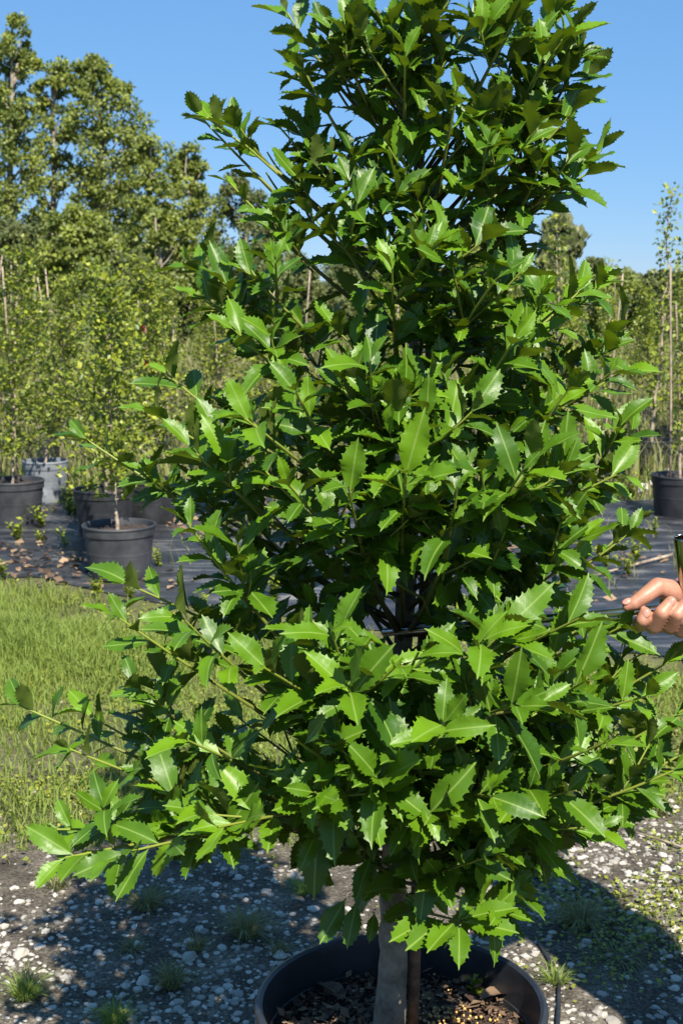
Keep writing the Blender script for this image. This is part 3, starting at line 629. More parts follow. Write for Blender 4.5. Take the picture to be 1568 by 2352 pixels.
# the rest of the crown, all round the trunk
RZ = ([0.53, 0.63, 0.76, 0.89, 1.04, 1.2, 1.34, 1.49, 1.62, 1.77, 1.92, 2.08, 2.3], [0.20, 0.33, 0.40, 0.35, 0.30, 0.30, 0.28, 0.16, 0.19, 0.19, 0.18, 0.13, 0.03])
NR_ = 52
for i in range(NR_):
    z = 0.64+(2.30-0.64)*((i+rng.uniform())/NR_)**1.05; a = i*2.39996+rng.normal()*0.3
    if z > 1.42 and rng.uniform() < 0.40: continue
    rad = np.interp(z, *RZ)*rng.uniform(0.5, 0.9); c = trunk_at(min(z, 2.3)); sz = np.interp(z, [0.5, 1.2, 2.2], [.074, .066, .056])
    primary(c+[rad*math.cos(a), rad*math.sin(a), 0], sz, rng.uniform(-.3, .3), R(np.interp(z, [0.5, 0.9, 1.6], [18, 36, 50])), 4 if z < 1.4 else 3, 0.10)
# leaves hanging on inner wood
for i in range(170):
    z = rng.uniform(0.60, 1.5); a = rng.uniform(0, 6.283); rad = np.interp(z, *RZ)*rng.uniform(0.15, 0.6); c = trunk_at(z)+[rad*math.cos(a), rad*math.sin(a), 0]
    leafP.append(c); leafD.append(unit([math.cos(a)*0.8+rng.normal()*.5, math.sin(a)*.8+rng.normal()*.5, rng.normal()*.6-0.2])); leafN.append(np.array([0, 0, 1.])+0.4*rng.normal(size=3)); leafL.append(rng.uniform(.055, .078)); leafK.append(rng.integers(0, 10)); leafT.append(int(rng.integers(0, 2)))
leafP, leafD, leafN, leafL, leafK, leafT = map(np.array, (leafP, leafD, leafN, leafL, leafK, leafT))
cu, cv, _ = proj(leafP+unit(leafD)*leafL[:, None]*0.5)
keep = np.ones(len(leafP), bool)
for (a, b, c_, d_) in [(865, 1300, 990, 1515), (575, 1670, 700, 1765), (1140, 1460, 1195, 1540), (560, 1560, 620, 1600), (1060, 1780, 1120, 1850), (860, 2170, 960, 2260), (1285, 1395, 1425, 1425), (585, 300, 650, 460), (1225, 480, 1290, 560), (700, 440, 750, 500)]: keep &= ~((cu > a) & (cu < c_) & (cv > b) & (cv < d_))
leafP, leafD, leafN, leafL, leafK, leafT = [q[keep] for q in (leafP, leafD, leafN, leafL, leafK, leafT)]
NL = len(leafP); RM = frames(leafD, leafN); SH = np.stack(shapesL)[leafK]
LV = np.einsum('nij,nkj->nki', RM, SH)*leafL[:, None, None] + leafP[:, None, :]
# the 300 leaves that show largest
allF = (np.arange(NL)[:, None, None]*NLV + LEAF_F[None]).reshape(-1, 4)
bvh = BVHTree.FromPolygons(LV.reshape(-1, 3).tolist(), allF.tolist())
uu, vv, zz = proj(LV); ctr = slice(None)
area = np.abs((uu[:, 2*5+0:]).max(1)-uu.min(1))*np.abs(vv.max(1)-vv.min(1))
tri = LV.reshape(NL, NLV, 3); mid_rows = [5, 8, 11, 14, 17, 21]
e1 = np.stack([uu[:, nr*5-3]-uu[:, 2], vv[:, nr*5-3]-vv[:, 2]], 1); wmid = 5*12
e2 = np.stack([uu[:, wmid+4]-uu[:, wmid], vv[:, wmid+4]-vv[:, wmid]], 1)
parea = np.abs(e1[:, 0]*e2[:, 1]-e1[:, 1]*e2[:, 0])*0.65
camo = Vector((0, 0, CAMH)); vis = np.zeros(NL)
for i in np.argsort(-parea)[:2200]:
    hit = 0; m_ = 0
    for r_ in mid_rows:
        for c_ in (1, 3):
            j = r_*5+c_; 
            if j >= NLV or not (0 < uu[i, j] < 1568 and 0 < vv[i, j] < 2352): m_ += 1; continue
            m_ += 1; d = Vector(LV[i, j])-camo; L = d.length; h = bvh.ray_cast(camo, d/L, L+0.05)
            if h[0] is not None and h[2]//len(LEAF_F) == i: hit += 1
    vis[i] = hit/max(m_, 1)
order = np.argsort(-parea*vis); top = set(order[:300].tolist())
leaf_me = {}
def leaf_mesh(k, t):
    if (k, t) not in leaf_me: leaf_me[(k, t)] = mesh('leaf', shapesL[k], [LEAF_F], M['holly'], True, np.full(NLV, TONES[t]), LEAF_U)
    return leaf_me[(k, t)]
for i in order[:300]:
    o = link('leaf', leaf_mesh(int(leafK[i]), int(leafT[i])), holly)
    o.matrix_local = Matrix.Translation(Vector(leafP[i]-HB)) @ Matrix(RM[i].tolist()).to_4x4() @ Matrix.Diagonal((leafL[i],)*3).to_4x4()
rest = np.array([i for i in range(NL) if i not in top])
fm = mesh('foliage', LV[rest].reshape(-1, 3)-HB, [(np.arange(len(rest))[:, None, None]*NLV+LEAF_F[None]).reshape(-1, 4)], M['holly'], True, np.repeat(np.array(TONES)[leafT[rest]]+rng.uniform(-.06, .06, len(rest)), NLV), np.tile(LEAF_U, (len(rest), 1)))
link('foliage', fm, holly, kind='stuff')
print('holly leaves', NL)

# stake, tie
s0 = np.array([HB[0]+0.038, HB[1]+0.012, SOILZ-0.02]); s1 = trunk_at(1.55)+[0.024, 0.014, 0]
g = G(); g.add(*tube(np.linspace(s0, s1, 10), 0.0085, 8)); tag(g.build('wooden_stake', M['darkstake']), 'dark brown wooden stake standing against the holly trunk in the big pot', 'stake')
zt = at(930, 1440, 1.9)[2]; c = (trunk_at(zt)+np.array([np.interp(zt, [s0[2], s1[2]], [s0[0], s1[0]]), np.interp(zt, [s0[2], s1[2]], [s0[1], s1[1]]), zt]))/2
g = G(); V, F_ = lathe([(1.0, -0.011), (1.06, -0.010), (1.06, 0.010), (1.0, 0.011), (0.97, 0.0), (1.0, -0.011)], 28); V[:, 0] *= 0.034; V[:, 1] *= 0.022; g.add(V+c, F_)
tag(g.build('tie_band', M['tape']), 'brown tape band tying the holly trunk to its stake', 'tie')

# ------------------------------------------------------------------ background: young potted trees in rows
def young_tree(seed, h, rad, nl, leaf, style=0):
    r = np.random.default_rng(seed); n = 22
    z = np.linspace(0, h, n); wob = np.cumsum(r.normal(0, 0.008*h/1.6, (n, 2)), 0); lean = r.normal(0, 0.05, 2)
    P = np.stack([wob[:, 0]+lean[0]*z, wob[:, 1]+lean[1]*z, z], 1)
    g = G(); g.add(*tube(P, np.linspace(0.013, 0.003, n), 7, False)); gl = G(); LP, LD, LN = [], [], []
    nb = 44
    for b in range(nb):
        zb = h*(0.12+0.88*(b+0.5)/nb); p0 = np.array([np.interp(zb, z, P[:, 0]), np.interp(zb, z, P[:, 1]), zb]); a = b*2.4+r.normal()*.4
        prof = rad*(1.05-0.75*(zb/h))*r.uniform(0.45, 1.15); el = r.uniform(0.3, 0.95)
        if style == 1: prof *= 0.55
        tip = p0+np.array([math.cos(a)*prof, math.sin(a)*prof, prof*math.tan(el)*0.8]); Q = bez(p0, (p0+tip)/2+[0, 0, -.02], tip, 5)
        g.add(*tube(Q, np.linspace(0.0045, 0.0012, 5), 4, False))
        m_ = int(nl/nb*(0.5+prof/rad))
        for j in range(m_):
            f = r.uniform(0.12, 1.05); q = p0+(tip-p0)*f+r.normal(size=3)*0.035; LP.append(q); LD.append(unit(r.normal(size=3)+unit(tip-p0)*0.8)); LN.append(np.array([0, 0, 1.])+0.6*r.normal(size=3)+[0, -0.3, 0])
    n_ = len(LP); cards(gl, np.array(LP), np.array(LD), np.array(LN), leaf*r.uniform(0.65, 1.2, n_), np.clip(r.normal(0.5, 0.27, n_), 0, 1), 1.15)
    def mk(gg, nm, mat): 
        V = np.concatenate(gg.V); fs = [np.concatenate(gg.F[k]) for k in (3, 4) if gg.F[k]]; return mesh(nm, V, fs, mat, True, np.concatenate(gg.T))
    return mk(g, 'trunk', M['bark']), mk(gl, 'crown', M['young'])
YV = [young_tree(100+i, 1.55+0.12*(i % 3), 0.35+0.05*(i % 2), 2700, 0.041) for i in range(5)] + [young_tree(200+i, 1.9, 0.22, 800, 0.044, 1) for i in range(2)]
def stand(p, var, s, label, rz=0.0, group=None, z=0.22, tilt=(0, 0)):
    t = link('young_tree', None, None, (p[0], p[1], z), (tilt[0], tilt[1], rz)); t.scale = (s, s, s); tag(t, label, 'tree', group)
    link('trunk', YV[var][0], t); link('crown', YV[var][1], t); return t
stake_me = {}
def stake(p, top, label, group=None, r=0.0075):
    p = np.array(p, float); d = np.array(top)-p; L = float(np.linalg.norm(d)); key = round(L, 1)
    if key not in stake_me:
        g = G(); zz_ = np.linspace(0, 1, 6); g.add(*tube(np.stack([zz_*0+0.004*np.sin(zz_*5), zz_*0, zz_*key], 1), np.linspace(r, r*0.75, 6), 6))
        stake_me[key] = mesh('stake', np.concatenate(g.V), [np.concatenate(g.F[k]) for k in (3, 4)], M['stake'])
    o = link('bamboo_stake', stake_me[key], None, p); o.rotation_euler = Vector(d).to_track_quat('Z', 'Y').to_euler(); return tag(o, label, 'stake', group)
PM = pot_meshes(0.178, 0.255, M['potdusty'], 0.03); PMB = pot_meshes(0.178, 0.255, M['pot'], 0.03); PMG = pot_meshes(0.15, 0.27, M['potgrey'], 0.03)
def place(u, v, meshes, plabel, var, s, tlabel, rz, tilt=(0, 0), tr_=True):
    p = gnd(u, v); p[1] += 0.15; p[0] *= p[1]/(p[1]-0.15)
    pot((p[0], p[1], 0.018), meshes, plabel, rz=rz)
    if tr_: stand(p, var, s, tlabel, rz, tilt=tilt)
    return p
pA = place(277, 1345, PM, 'scuffed black pot standing in front with a bare pale trunk in it', 0, 0.79, 'young tree with a bare pale lower trunk in the scuffed front pot', 0.4, (0.02, -0.06))
pB = place(243, 1240, PMB, 'black pot directly behind the scuffed pot, half hidden by it', 1, 0.76, 'bushy young tree growing low over its black pot behind the scuffed pot', 1.3)
pC = place(38, 1215, PM, 'black pot beside the faded grey pot', 2, 0.78, 'leafy young tree in the black pot beside the grey pot', 2.2)
pD = place(108, 1165, PMG, 'faded pale grey pot among black pots', 3, 0.78, 'young tree with a leaning pale trunk in the faded grey pot', 3.0, (0, -0.07))
pE = place(345, 1215, PMB, 'shaded black pot tucked behind a holly branch tip', 4, 0.78, 'dense young tree in the shaded pot behind the holly branch tip', 0.9)
pF = place(1556, 1200, PMB, 'dark pot with white pebbles beside it across from the held tube', 5, 0.80, 'tall thin young tree with a long leafy leader in the dark pot', 1.0)
pG = place(1290, 1185, PMB, 'black pot half hidden behind the holly and weeds', 6, 0.9, 'thin young tree rising behind the holly foliage', 2.0)
tall = gnd(1492, 1085); stand(tall, 5, 1.0, 'tallest spindly young tree with its leader alone against the sky', 0.3); pot((tall[0], tall[1], 0.0), PMB, 'black pot under the tallest spindly young tree')
# stakes at the near trees
stake([pC[0]+0.02, pC[1]+.03, .22], at(5, 610, pC[1]+.05), 'straight stake beside the leafy tree next to the grey pot')
stake([pD[0]+0.12, pD[1]+.05, .22], at(103, 608, pD[1]+.1), 'long leaning bamboo stake sticking up over the grey pot')
for nm, (u, v, Y) in {'pair': (78, 645, 12.0)}.items():
    for du, lab in ((0, 'upright bamboo stake of a close pair behind the leaning stake'), (10, 'tilted bamboo stake of a close pair behind the leaning stake')):
        q = at(u+du, v, Y); stake([q[0]+du*0.02, Y, 0.0], q, lab)
stake([pE[0]+0.05, pE[1]+.04, .22], at(330, 660, pE[1]), 'bamboo stake with red ribbon in the dense young tree')
stake([pF[0]-0.05, pF[1]+.04, .22], at(1540, 600, pF[1]), 'pale bamboo stake beside the dark pot tree')
for (u, v, Y, lab) in [(330, 752, pE[1]-.02, 'small red ribbon tied high on the stake of the dense young tree'), (336, 830, pE[1]-.02, 'small red ribbon tied low on the stake of the dense young tree')]:
    q = at(u, v, Y); V = np.array([[-.012, 0, .02], [.012, 0, .02], [.014, .004, -.022], [-.009, -.004, -.026], [-.012, .012, .02], [.012, .012, .02], [.014, .016, -.022], [-.009, .008, -.026]])
    o = link('ribbon', mesh('ribbon', V, [np.array([[0, 3, 2, 1], [4, 5, 6, 7], [0, 1, 5, 4], [1, 2, 6, 5], [2, 3, 7, 6], [3, 0, 4, 7]])], M['ribbon'], False), None, q); tag(o, lab, 'ribbon')
# rows further back
ORD = ['first', 'second', 'third', 'fourth', 'fifth', 'sixth', 'seventh']
for row, (Y, sp_, dens) in enumerate([(10.2, 0.75, 1), (11.8, 0.8, 1), (13.6, 0.9, 1), (16.0, 1.0, 1), (19.0, 1.1, 1), (23.0, 1.25, 1), (28.0, 1.5, 1)]):
    hw = Y*0.27+2.2; x = -hw+rng.uniform(0, sp_)
    while x < hw:
        y = Y-0.10*x+rng.normal()*0.25; u, v, _ = proj([x, y, 1.0])
        if not (600 < u < 1080 and row > 1):
            s = rng.uniform(0.62, 0.86)*(1.0 if u < 700 else 0.94); var = int(rng.integers(0, 5)) if rng.uniform() < 0.8 else int(rng.integers(5, 7))
            stand((x, y), var, s, f'young tree in the {ORD[row]} row behind the front pots', rng.uniform(0, 6.28), f'young trees of the {ORD[row]} back row', z=0.2)
            if rng.uniform() < 0.75:
                hh = rng.uniform(1.2, 1.78); stake([x+0.05, y-.03, 0.0], [x+0.05+rng.normal()*0.12, y+rng.normal()*0.1, hh], f'thin bamboo stake in the {ORD[row]} row behind the front pots', f'stakes of the {ORD[row]} back row', r=0.009)
            if row < 3: pot((x, y, 0.0), PMB, f'black pot in the {ORD[row]} row behind the front pots, mostly hidden by weeds', group=f'pots of the {ORD[row]} back row')
        x += sp_*rng.uniform(0.75, 1.25)
# tall weeds and grass between the rows
P = scatter_ground(130000, -9, 9, 8.9, 30, lambda x, y: np.clip(0.55+0.7*fbm(x, y, 51, 4, 0.8), 0.1, 1)*(np.abs(x) < 0.27*y+2.0)*np.clip(14/y, 0, 1)**1.2); n = len(P); P[:, 2] = -0.01
blades(P, rng.uniform(0.08, 0.42, n)*(1.25+0.6*fbm(P[:, 0], P[:, 1], 52, 3, 1.0)), rng.uniform(0.006, 0.016, n)*np.clip(P[:, 1]/10, 1, 2.2), rng.uniform(0.1, 0.7, n), np.clip(rng.normal(0.5, 0.28, n), 0, 1), M['drygrass'], 'tall_grass', 'tall straw and green grass growing between the far rows', 'grass')
P = scatter_ground(40000, -9, 9, 8.9, 30, lambda x, y: np.clip(0.3+0.9*fbm(x, y, 53, 4, 1.0), 0.0, 1)*(np.abs(x) < 0.27*y+2.0)*np.clip(14/y, 0, 1)); n = len(P); P[:, 2] = -0.01
blades(P, rng.uniform(0.06, 0.36, n), rng.uniform(0.008, 0.022, n)*np.clip(P[:, 1]/10, 1, 2.2), rng.uniform(0.2, 0.9, n), np.clip(rng.normal(0.5, 0.28, n), 0, 1), M['grass'], 'green_undergrowth', 'green undergrowth between the far rows', 'grass')
# weeds on and along the cloth
wl_ = [(40, 1250, .16, 9, .04, 'leafy weed clump in front of the black pot by the grey pot'), (95, 1255, .10, 6, .03, 'small weed rooted in the cloth near the leaf litter'), (150, 1262, .11, 6, .03, 'grey green weed on the cloth left by the scuffed pot'),
 (225, 1372, .10, 9, .032, 'bright weed sprouting at the foot of the scuffed pot'), (300, 1385, .09, 8, .03, 'low weed at the cloth edge in front of the scuffed pot'), (8, 1335, .12, 7, .035, 'pale green weed at the cloth edge near the litter'), (365, 1310, .13, 6, .03, 'weed with yellow leaves beside the scuffed pot'), (160, 1160, .10, 7, .03, 'weed growing beside the faded grey pot'),
 (1440, 1330, .14, 12, .030, 'bushy weed on the cloth behind the hand'), (1500, 1235, .12, 10, .026, 'yellowing weed in front of the dark pot'), (1390, 1310, .12, 8, .03, 'grassy weed on the cloth near the holly branch tips'), (1450, 1150, .22, 10, .04, 'tall weed at the far edge of the cloth'), (1380, 1130, .30, 12, .04, 'large leafy weed between the rows behind the holly'), (1330, 1270, .14, 8, .03, 'weed on the cloth close behind the holly leaves'), (640, 1250, .2, 10, .035, 'weed on the cloth seen through the holly'), (1070, 1300, .16, 9, .035, 'weed on the cloth behind the holly trunk')]
for i, (u, v, h, ns, sz, lab) in enumerate(wl_):
    p = gnd(u, v); p[2] = 0.01; weed(p, h, ns, sz, lab, seed=300+i, spread=0.9)
wm = [weed((0, 0, 0), h, ns, sz, '', seed=900+i, spread=1.0) for i, (h, ns, sz) in enumerate([(.10, 8, .026), (.15, 12, .032), (.08, 6, .022), (.20, 10, .036)])]
wmesh = [o.data for o in wm]
for o in wm: bpy.data.objects.remove(o)
for i in range(46):
    x = rng.uniform(-2.3, 2.3); y = near_edge(x)+rng.uniform(-0.1, 3.4)*rng.uniform(0.2, 1)
    o = link('weed_plant', wmesh[i % 4], None, (x, float(y), 0.008), (0, 0, rng.uniform(0, 6.28))); k_ = i % 4; tag(o, ['low rounded weed growing through the black cloth', 'bushy dense weed growing through the black cloth', 'tiny sprouting weed growing through the black cloth', 'tall loose weed growing through the black cloth'][k_], 'weed', ['low weeds in the cloth', 'bushy weeds in the cloth', 'tiny weeds in the cloth', 'tall weeds in the cloth'][k_])
P = scatter_ground(9000, -3, 3, 4.6, 9.4, lambda x, y: np.clip((y-near_edge(x)+0.25)/0.2, 0, 1)*np.clip(-0.35+1.6*fbm(x, y, 81, 4, 1.5), 0, 1)); n = len(P); P[:, 2] += 0.006
blades(P, rng.uniform(0.03, 0.15, n), rng.uniform(0.003, 0.006, n), rng.uniform(0.2, 1.1, n), np.clip(rng.normal(0.5, 0.28, n), 0, 1), M['drygrass'], 'cloth_grass', 'wispy grass growing up through the black cloth', 'grass')
for i, (u, v, s_) in enumerate([(1478, 1128, .055), (1500, 1118, .05), (1462, 1132, .04), (1530, 1090, .05)]):
    p = gnd(u, v); o = link('white_rock', big[5], None, (p[0], p[1], 0.02), (0.2*i, 0.3, i)); o.scale = (s_, s_, s_); tag(o, 'white limestone rock beside the dark pot', 'rock', 'white rocks by the pot')
Q = bez(gnd(1340, 1345)+[0, 0, .035], gnd(1450, 1320)+[0, 0, .05], gnd(1540, 1290)+[0, 0, .035], 10); g = G(); g.add(*tube(Q, np.linspace(.004, .009, 10), 6)); tag(g.build('fallen_stick', M['stake']), 'pale fallen stick lying on the cloth behind the hand', 'stick')
Q = bez(gnd(1445, 1918)+[0, 0, .012], gnd(1500, 1940)+[0, 0, .02], gnd(1590, 1965)+[0, 0, .012], 8); g = G(); g.add(*tube(Q, np.linspace(.002, .004, 8), 5)); tag(g.build('fallen_twig', M['stake']), 'thin straw coloured twig lying on sunlit soil', 'twig')

# ------------------------------------------------------------------ background: forest trees
def forest_tree(name, u0, Y, vtop, prof, label, mat, seed, dens=1.0, leaf=0.118, group='trees at the edge of the wood', bark=True, needle=False, zb=0.0):
    """prof: list of (v, left u, right u) of the crown outline"""
    r = np.random.default_rng(seed); base = at(u0, 700, Y); base[2] = 0; pv = np.array(prof, float)
    zc = np.array([at(0, v, Y)[2] for v in pv[:, 0]]); xl = np.array([at(u, v, Y)[0] for v, u in zip(pv[:, 0], pv[:, 1])]); xr = np.array([at(u, v, Y)[0] for v, u in zip(pv[:, 0], pv[:, 2])])
    o_ = np.argsort(zc); zc, xl, xr = zc[o_], xl[o_], xr[o_]; top = zc[-1]; t = link(name, None, None, base); tag(t, label, 'tree', group)
    g = G(); n = 14; z = np.linspace(-0.1, top*0.93, n); cx = np.interp(z, zc, (xl+xr)/2)-base[0]; w = np.clip(z/top*1.6, 0, 1)*0.6; P = np.stack([cx*w+np.cumsum(r.normal(0, .04, n)), np.cumsum(r.normal(0, .05, n)), z], 1)
    g.add(*tube(P, np.linspace(0.013*top+0.05, 0.02, n), 9, False)); gl = G(); CP, CR = [], []
    vol = np.trapz(((xr-xl)/2)**2*3.14, zc); nc = int(np.clip(vol*6.5*dens, 70, 430))
    while len(CP) < nc:
        zz_ = r.uniform(zc[0], top); L_, R_ = np.interp(zz_, zc, xl), np.interp(zz_, zc, xr); h_ = (R_-L_)/2
        a = r.uniform(0, 6.283); q = math.sqrt(r.uniform(0.12, 1.0)); 
        CP.append([(L_+R_)/2-base[0]+math.cos(a)*q*h_*0.92, math.sin(a)*q*h_*0.92, zz_-0.12]); CR.append(np.clip(r.normal(0.38, 0.11), 0.18, 0.65)*np.clip(h_/1.4, 0.42, 1.25))
    for k, (c, cr) in enumerate(zip(CP, CR)):
        if k % 3 == 0:
            zs = max(c[2]-0.8*math.hypot(c[0], c[1])-0.3, 0.12*top); p0 = np.array([np.interp(zs, z, P[:, 0]), np.interp(zs, z, P[:, 1]), zs]); g.add(*tube(bez(p0, (p0+c)/2+[0, 0, -.15], np.array(c), 5), np.linspace(0.045, 0.010, 5)*top/8, 5, False))
    CP, CR = np.array(CP), np.array(CR); per = 115; idx = np.repeat(np.arange(nc), per); m_ = len(idx)
    d = unit(r.normal(size=(m_, 3))); q = CP[idx]+d*(CR[idx]*r.uniform(0.25, 1.05, m_)**0.6)[:, None]*[1, 1, 0.75]
    ct = r.normal(0, 0.16, nc)
    D = unit(d*0.6+r.normal(size=(m_, 3))); Nn = d*0.8+[0.1, -0.4, 0.6]+0.6*r.normal(size=(m_, 3))
    if needle: D = unit(np.array([0, 0, 1.])+0.25*r.normal(size=(m_, 3)))
    dcards(gl, q, D, Nn, leaf*r.uniform(0.6, 1.3, m_)*(1.5 if needle else 1), np.clip(0.48+ct[idx]+r.normal(0, 0.2, m_), 0, 1))
    def mk(gg, nm, ma): return mesh(nm, np.concatenate(gg.V), [np.concatenate(gg.F[k]) for k in (3, 4) if gg.F[k]], ma, True, np.concatenate(gg.T))
    link('trunk', mk(g, 'trunk', M['treebark']), t); link('crown', mk(gl, 'crown', M[mat]), t); return t
FT = [
 ('poplar_tree', 30, 40, 30, [(30, 25, 45), (80, -5, 75), (140, -25, 95), (230, -40, 95), (330, -55, 100), (450, -70, 105), (560, -70, 110), (640, -70, 100)], 'tall pointed grey green tree with a pale trunk at the wood edge', 'forest', 1, 1.1),
 ('broadleaf_tree', 120, 42, 130, [(130, 105, 140), (170, 85, 165), (260, 70, 185), (380, 65, 200), (500, 60, 210), (640, 60, 210)], 'slim yellow green tree next to the tall pointed tree', 'forest', 2, 1.0),
 ('broadleaf_tree', 225, 41, 125, [(125, 185, 225), (170, 160, 285), (230, 150, 340), (320, 150, 345), (420, 160, 350), (520, 160, 345), (640, 150, 345)], 'broad round topped yellow green tree at the wood edge', 'forest', 3, 1.0),
 ('broadleaf_tree', 350, 38, 300, [(300, 330, 375), (340, 300, 400), (420, 285, 420), (520, 280, 425), (640, 280, 425)], 'medium leafy tree on the shoulder of the broad round topped tree', 'forest', 4, 1.0),
 ('broadleaf_tree', 430, 40, 330, [(330, 415, 450), (380, 395, 480), (450, 380, 505), (540, 375, 520), (650, 370, 520)], 'olive tree sloping down towards the dark low trees', 'forest', 5, 1.0),
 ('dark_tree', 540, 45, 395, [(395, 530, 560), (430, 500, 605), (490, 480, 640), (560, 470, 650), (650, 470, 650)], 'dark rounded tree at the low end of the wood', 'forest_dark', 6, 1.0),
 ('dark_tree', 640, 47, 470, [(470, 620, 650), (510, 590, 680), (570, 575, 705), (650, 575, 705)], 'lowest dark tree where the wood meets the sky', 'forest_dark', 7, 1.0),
 ('broadleaf_tree', 180, 33, 470, [(470, 150, 210), (510, 100, 270), (570, 80, 300), (660, 80, 300)], 'low bright bushy tree in front of the wood', 'forest', 8, 1.0),
 ('dark_tree', 40, 34, 500, [(500, -10, 70), (540, -50, 110), (600, -70, 130), (680, -70, 130)], 'low dusky bush in front of the tall pointed tree', 'forest_dark', 9, 1.0),
 ('broadleaf_tree', 370, 32, 480, [(480, 350, 400), (520, 310, 450), (580, 290, 470), (670, 290, 470)], 'low green bush in front of the olive tree', 'forest', 10, 1.0),
 ('broadleaf_tree', -150, 42, 150, [(150, -170, -120), (220, -230, -70), (350, -260, -50), (640, -260, -40)], 'round tree outside the wood corner past the tall pointed tree', 'forest', 11, 0.8),
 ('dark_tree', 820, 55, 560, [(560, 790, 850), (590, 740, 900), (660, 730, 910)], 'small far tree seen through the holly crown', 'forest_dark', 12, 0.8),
 ('broadleaf_tree', 1120, 30, 520, [(520, 1095, 1130), (560, 1060, 1180), (610, 1050, 1190), (690, 1050, 1190)], 'green tree behind the holly crown near the conifer', 'forest', 13, 0.9),
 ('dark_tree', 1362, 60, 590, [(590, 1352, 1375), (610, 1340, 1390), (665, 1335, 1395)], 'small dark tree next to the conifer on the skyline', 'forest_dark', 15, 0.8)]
for a in FT: forest_tree(a[0], a[1], a[2], a[3], a[4], a[5], a[6], a[7], a[8])
forest_tree('conifer_tree', 1285, 30, 500, [(498, 1262, 1310), (540, 1245, 1325), (590, 1238, 1335), (640, 1228, 1345), (690, 1225, 1345)], 'feathery upright conifer standing alone against the sky', 'conifer', 14, 2.2, 0.13, needle=True)
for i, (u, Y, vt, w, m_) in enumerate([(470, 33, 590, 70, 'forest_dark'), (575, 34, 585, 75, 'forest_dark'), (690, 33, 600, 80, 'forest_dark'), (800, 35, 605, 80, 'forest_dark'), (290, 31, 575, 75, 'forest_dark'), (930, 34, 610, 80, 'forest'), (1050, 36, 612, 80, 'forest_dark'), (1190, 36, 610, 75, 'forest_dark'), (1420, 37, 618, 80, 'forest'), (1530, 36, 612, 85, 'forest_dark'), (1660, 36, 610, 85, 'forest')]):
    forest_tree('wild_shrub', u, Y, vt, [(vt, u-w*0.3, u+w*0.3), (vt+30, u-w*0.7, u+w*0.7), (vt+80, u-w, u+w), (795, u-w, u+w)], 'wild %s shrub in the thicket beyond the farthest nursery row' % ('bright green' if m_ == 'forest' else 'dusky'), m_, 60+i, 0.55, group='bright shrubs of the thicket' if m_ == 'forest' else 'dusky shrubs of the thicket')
# low far woods along the skyline
g = G(); n = 26000; x = rng.uniform(-75, 75, n); y = 85+rng.uniform(-4, 10, n); hh = 1.6+0.75*fbm(x, y*0, 61, 4, 0.13)+0.5*fbm(x, y*0, 62, 3, 0.6); hh = hh+np.where(x < -8, 3.4, 0)*np.clip((-8-x)/6, 0, 1)
P = np.stack([x, y, hh*rng.uniform(0, 1, n)**0.6], 1); dcards(g, P, rng.normal(size=(n, 3)), rng.normal(size=(n, 3))+[0, -0.5, 0.6], rng.uniform(0.35, 0.8, n), np.clip(rng.normal(0.45, 0.25, n), 0, 1))
tag(g.build('far_woods', M['forest_dark']), 'low dark line of far woods on the horizon', 'woods', kind='stuff')

# ------------------------------------------------------------------ the person with the metal rod
def capsule_cloud(segs, voxel, smooth=4, name='body', mat=None):
    """segs: list of (p0, r0, p1, r1); one skin grown over all of them"""
    V, Fq, Ft, n = [], [], [], 0; gg = G()
    for (p0, r0, p1, r1) in segs:
        p0, p1 = np.array(p0, float), np.array(p1, float); L = np.linalg.norm(p1-p0); m_ = max(int(L/(0.35*min(r0, r1)))+1, 2)
        for t in np.linspace(0, 1, m_):
            pass
        ax = unit(p1-p0) if L > 1e-6 else np.array([0, 0, 1.])
        th = np.linspace(0, np.pi/2, 5); prof_p = [p0-ax*r0*math.cos(a) for a in th]+[p1+ax*r1*math.sin(a) for a in th]; prof_r = [max(r0*math.sin(a), 1e-4) for a in th]+[max(r1*math.cos(a), 1e-4) for a in th]
        gg.add(*tube_seg(np.array(prof_p), np.array(prof_r), ax))
    me = mesh(name+'_src', np.concatenate(gg.V), [np.concatenate(gg.F[k]) for k in (3, 4) if gg.F[k]], None); o = bpy.data.objects.new('tmp', me); C.objects.link(o)
    md = o.modifiers.new('r', 'REMESH'); md.mode = 'VOXEL'; md.voxel_size = voxel
    sm = o.modifiers.new('s', 'SMOOTH'); sm.iterations = smooth; sm.factor = 0.5
    dg = bpy.context.evaluated_depsgraph_get(); ev = o.evaluated_get(dg); out = bpy.data.meshes.new_from_object(ev); bpy.data.objects.remove(o); bpy.data.meshes.remove(me)
    out.name = name; out.materials.clear()
    if mat: out.materials.append(mat)
    out.polygons.foreach_set('use_smooth', [True]*len(out.polygons)); return out
def tube_seg(P, r, ax, k=18):
    ref = np.array([1., 0, 0]) if abs(ax[0]) < 0.8 else np.array([0, 1., 0]); X = unit(np.cross(ax, ref)); Y = np.cross(ax, X); a = np.linspace(0, 2*np.pi, k, endpoint=False); n = len(P)
    V = np.concatenate([P[i]+r[i]*(np.cos(a)[:, None]*X+np.sin(a)[:, None]*Y) for i in range(n)]+[P[:1], P[-1:]]); F_ = []
    j = np.arange(k); j2 = (j+1) % k
    for i in range(n-1): F_.append(np.stack([i*k+j, i*k+j2, (i+1)*k+j2, (i+1)*k+j], 1))
    return V, [np.concatenate(F_), np.concatenate([np.stack([np.full(k, n*k), j2, j], 1), np.stack([np.full(k, n*k+1), (n-1)*k+j, (n-1)*k+j2], 1)])]
ZH = 1.80
def Hp(cx, cy, d=0.0):
    u = (1900+cx/5.026)/1.41071; v = (1700+cy/5.026)/1.41071; w = ray(u, v); return np.array([0, 0, CAMH])+w*(ZH+d)
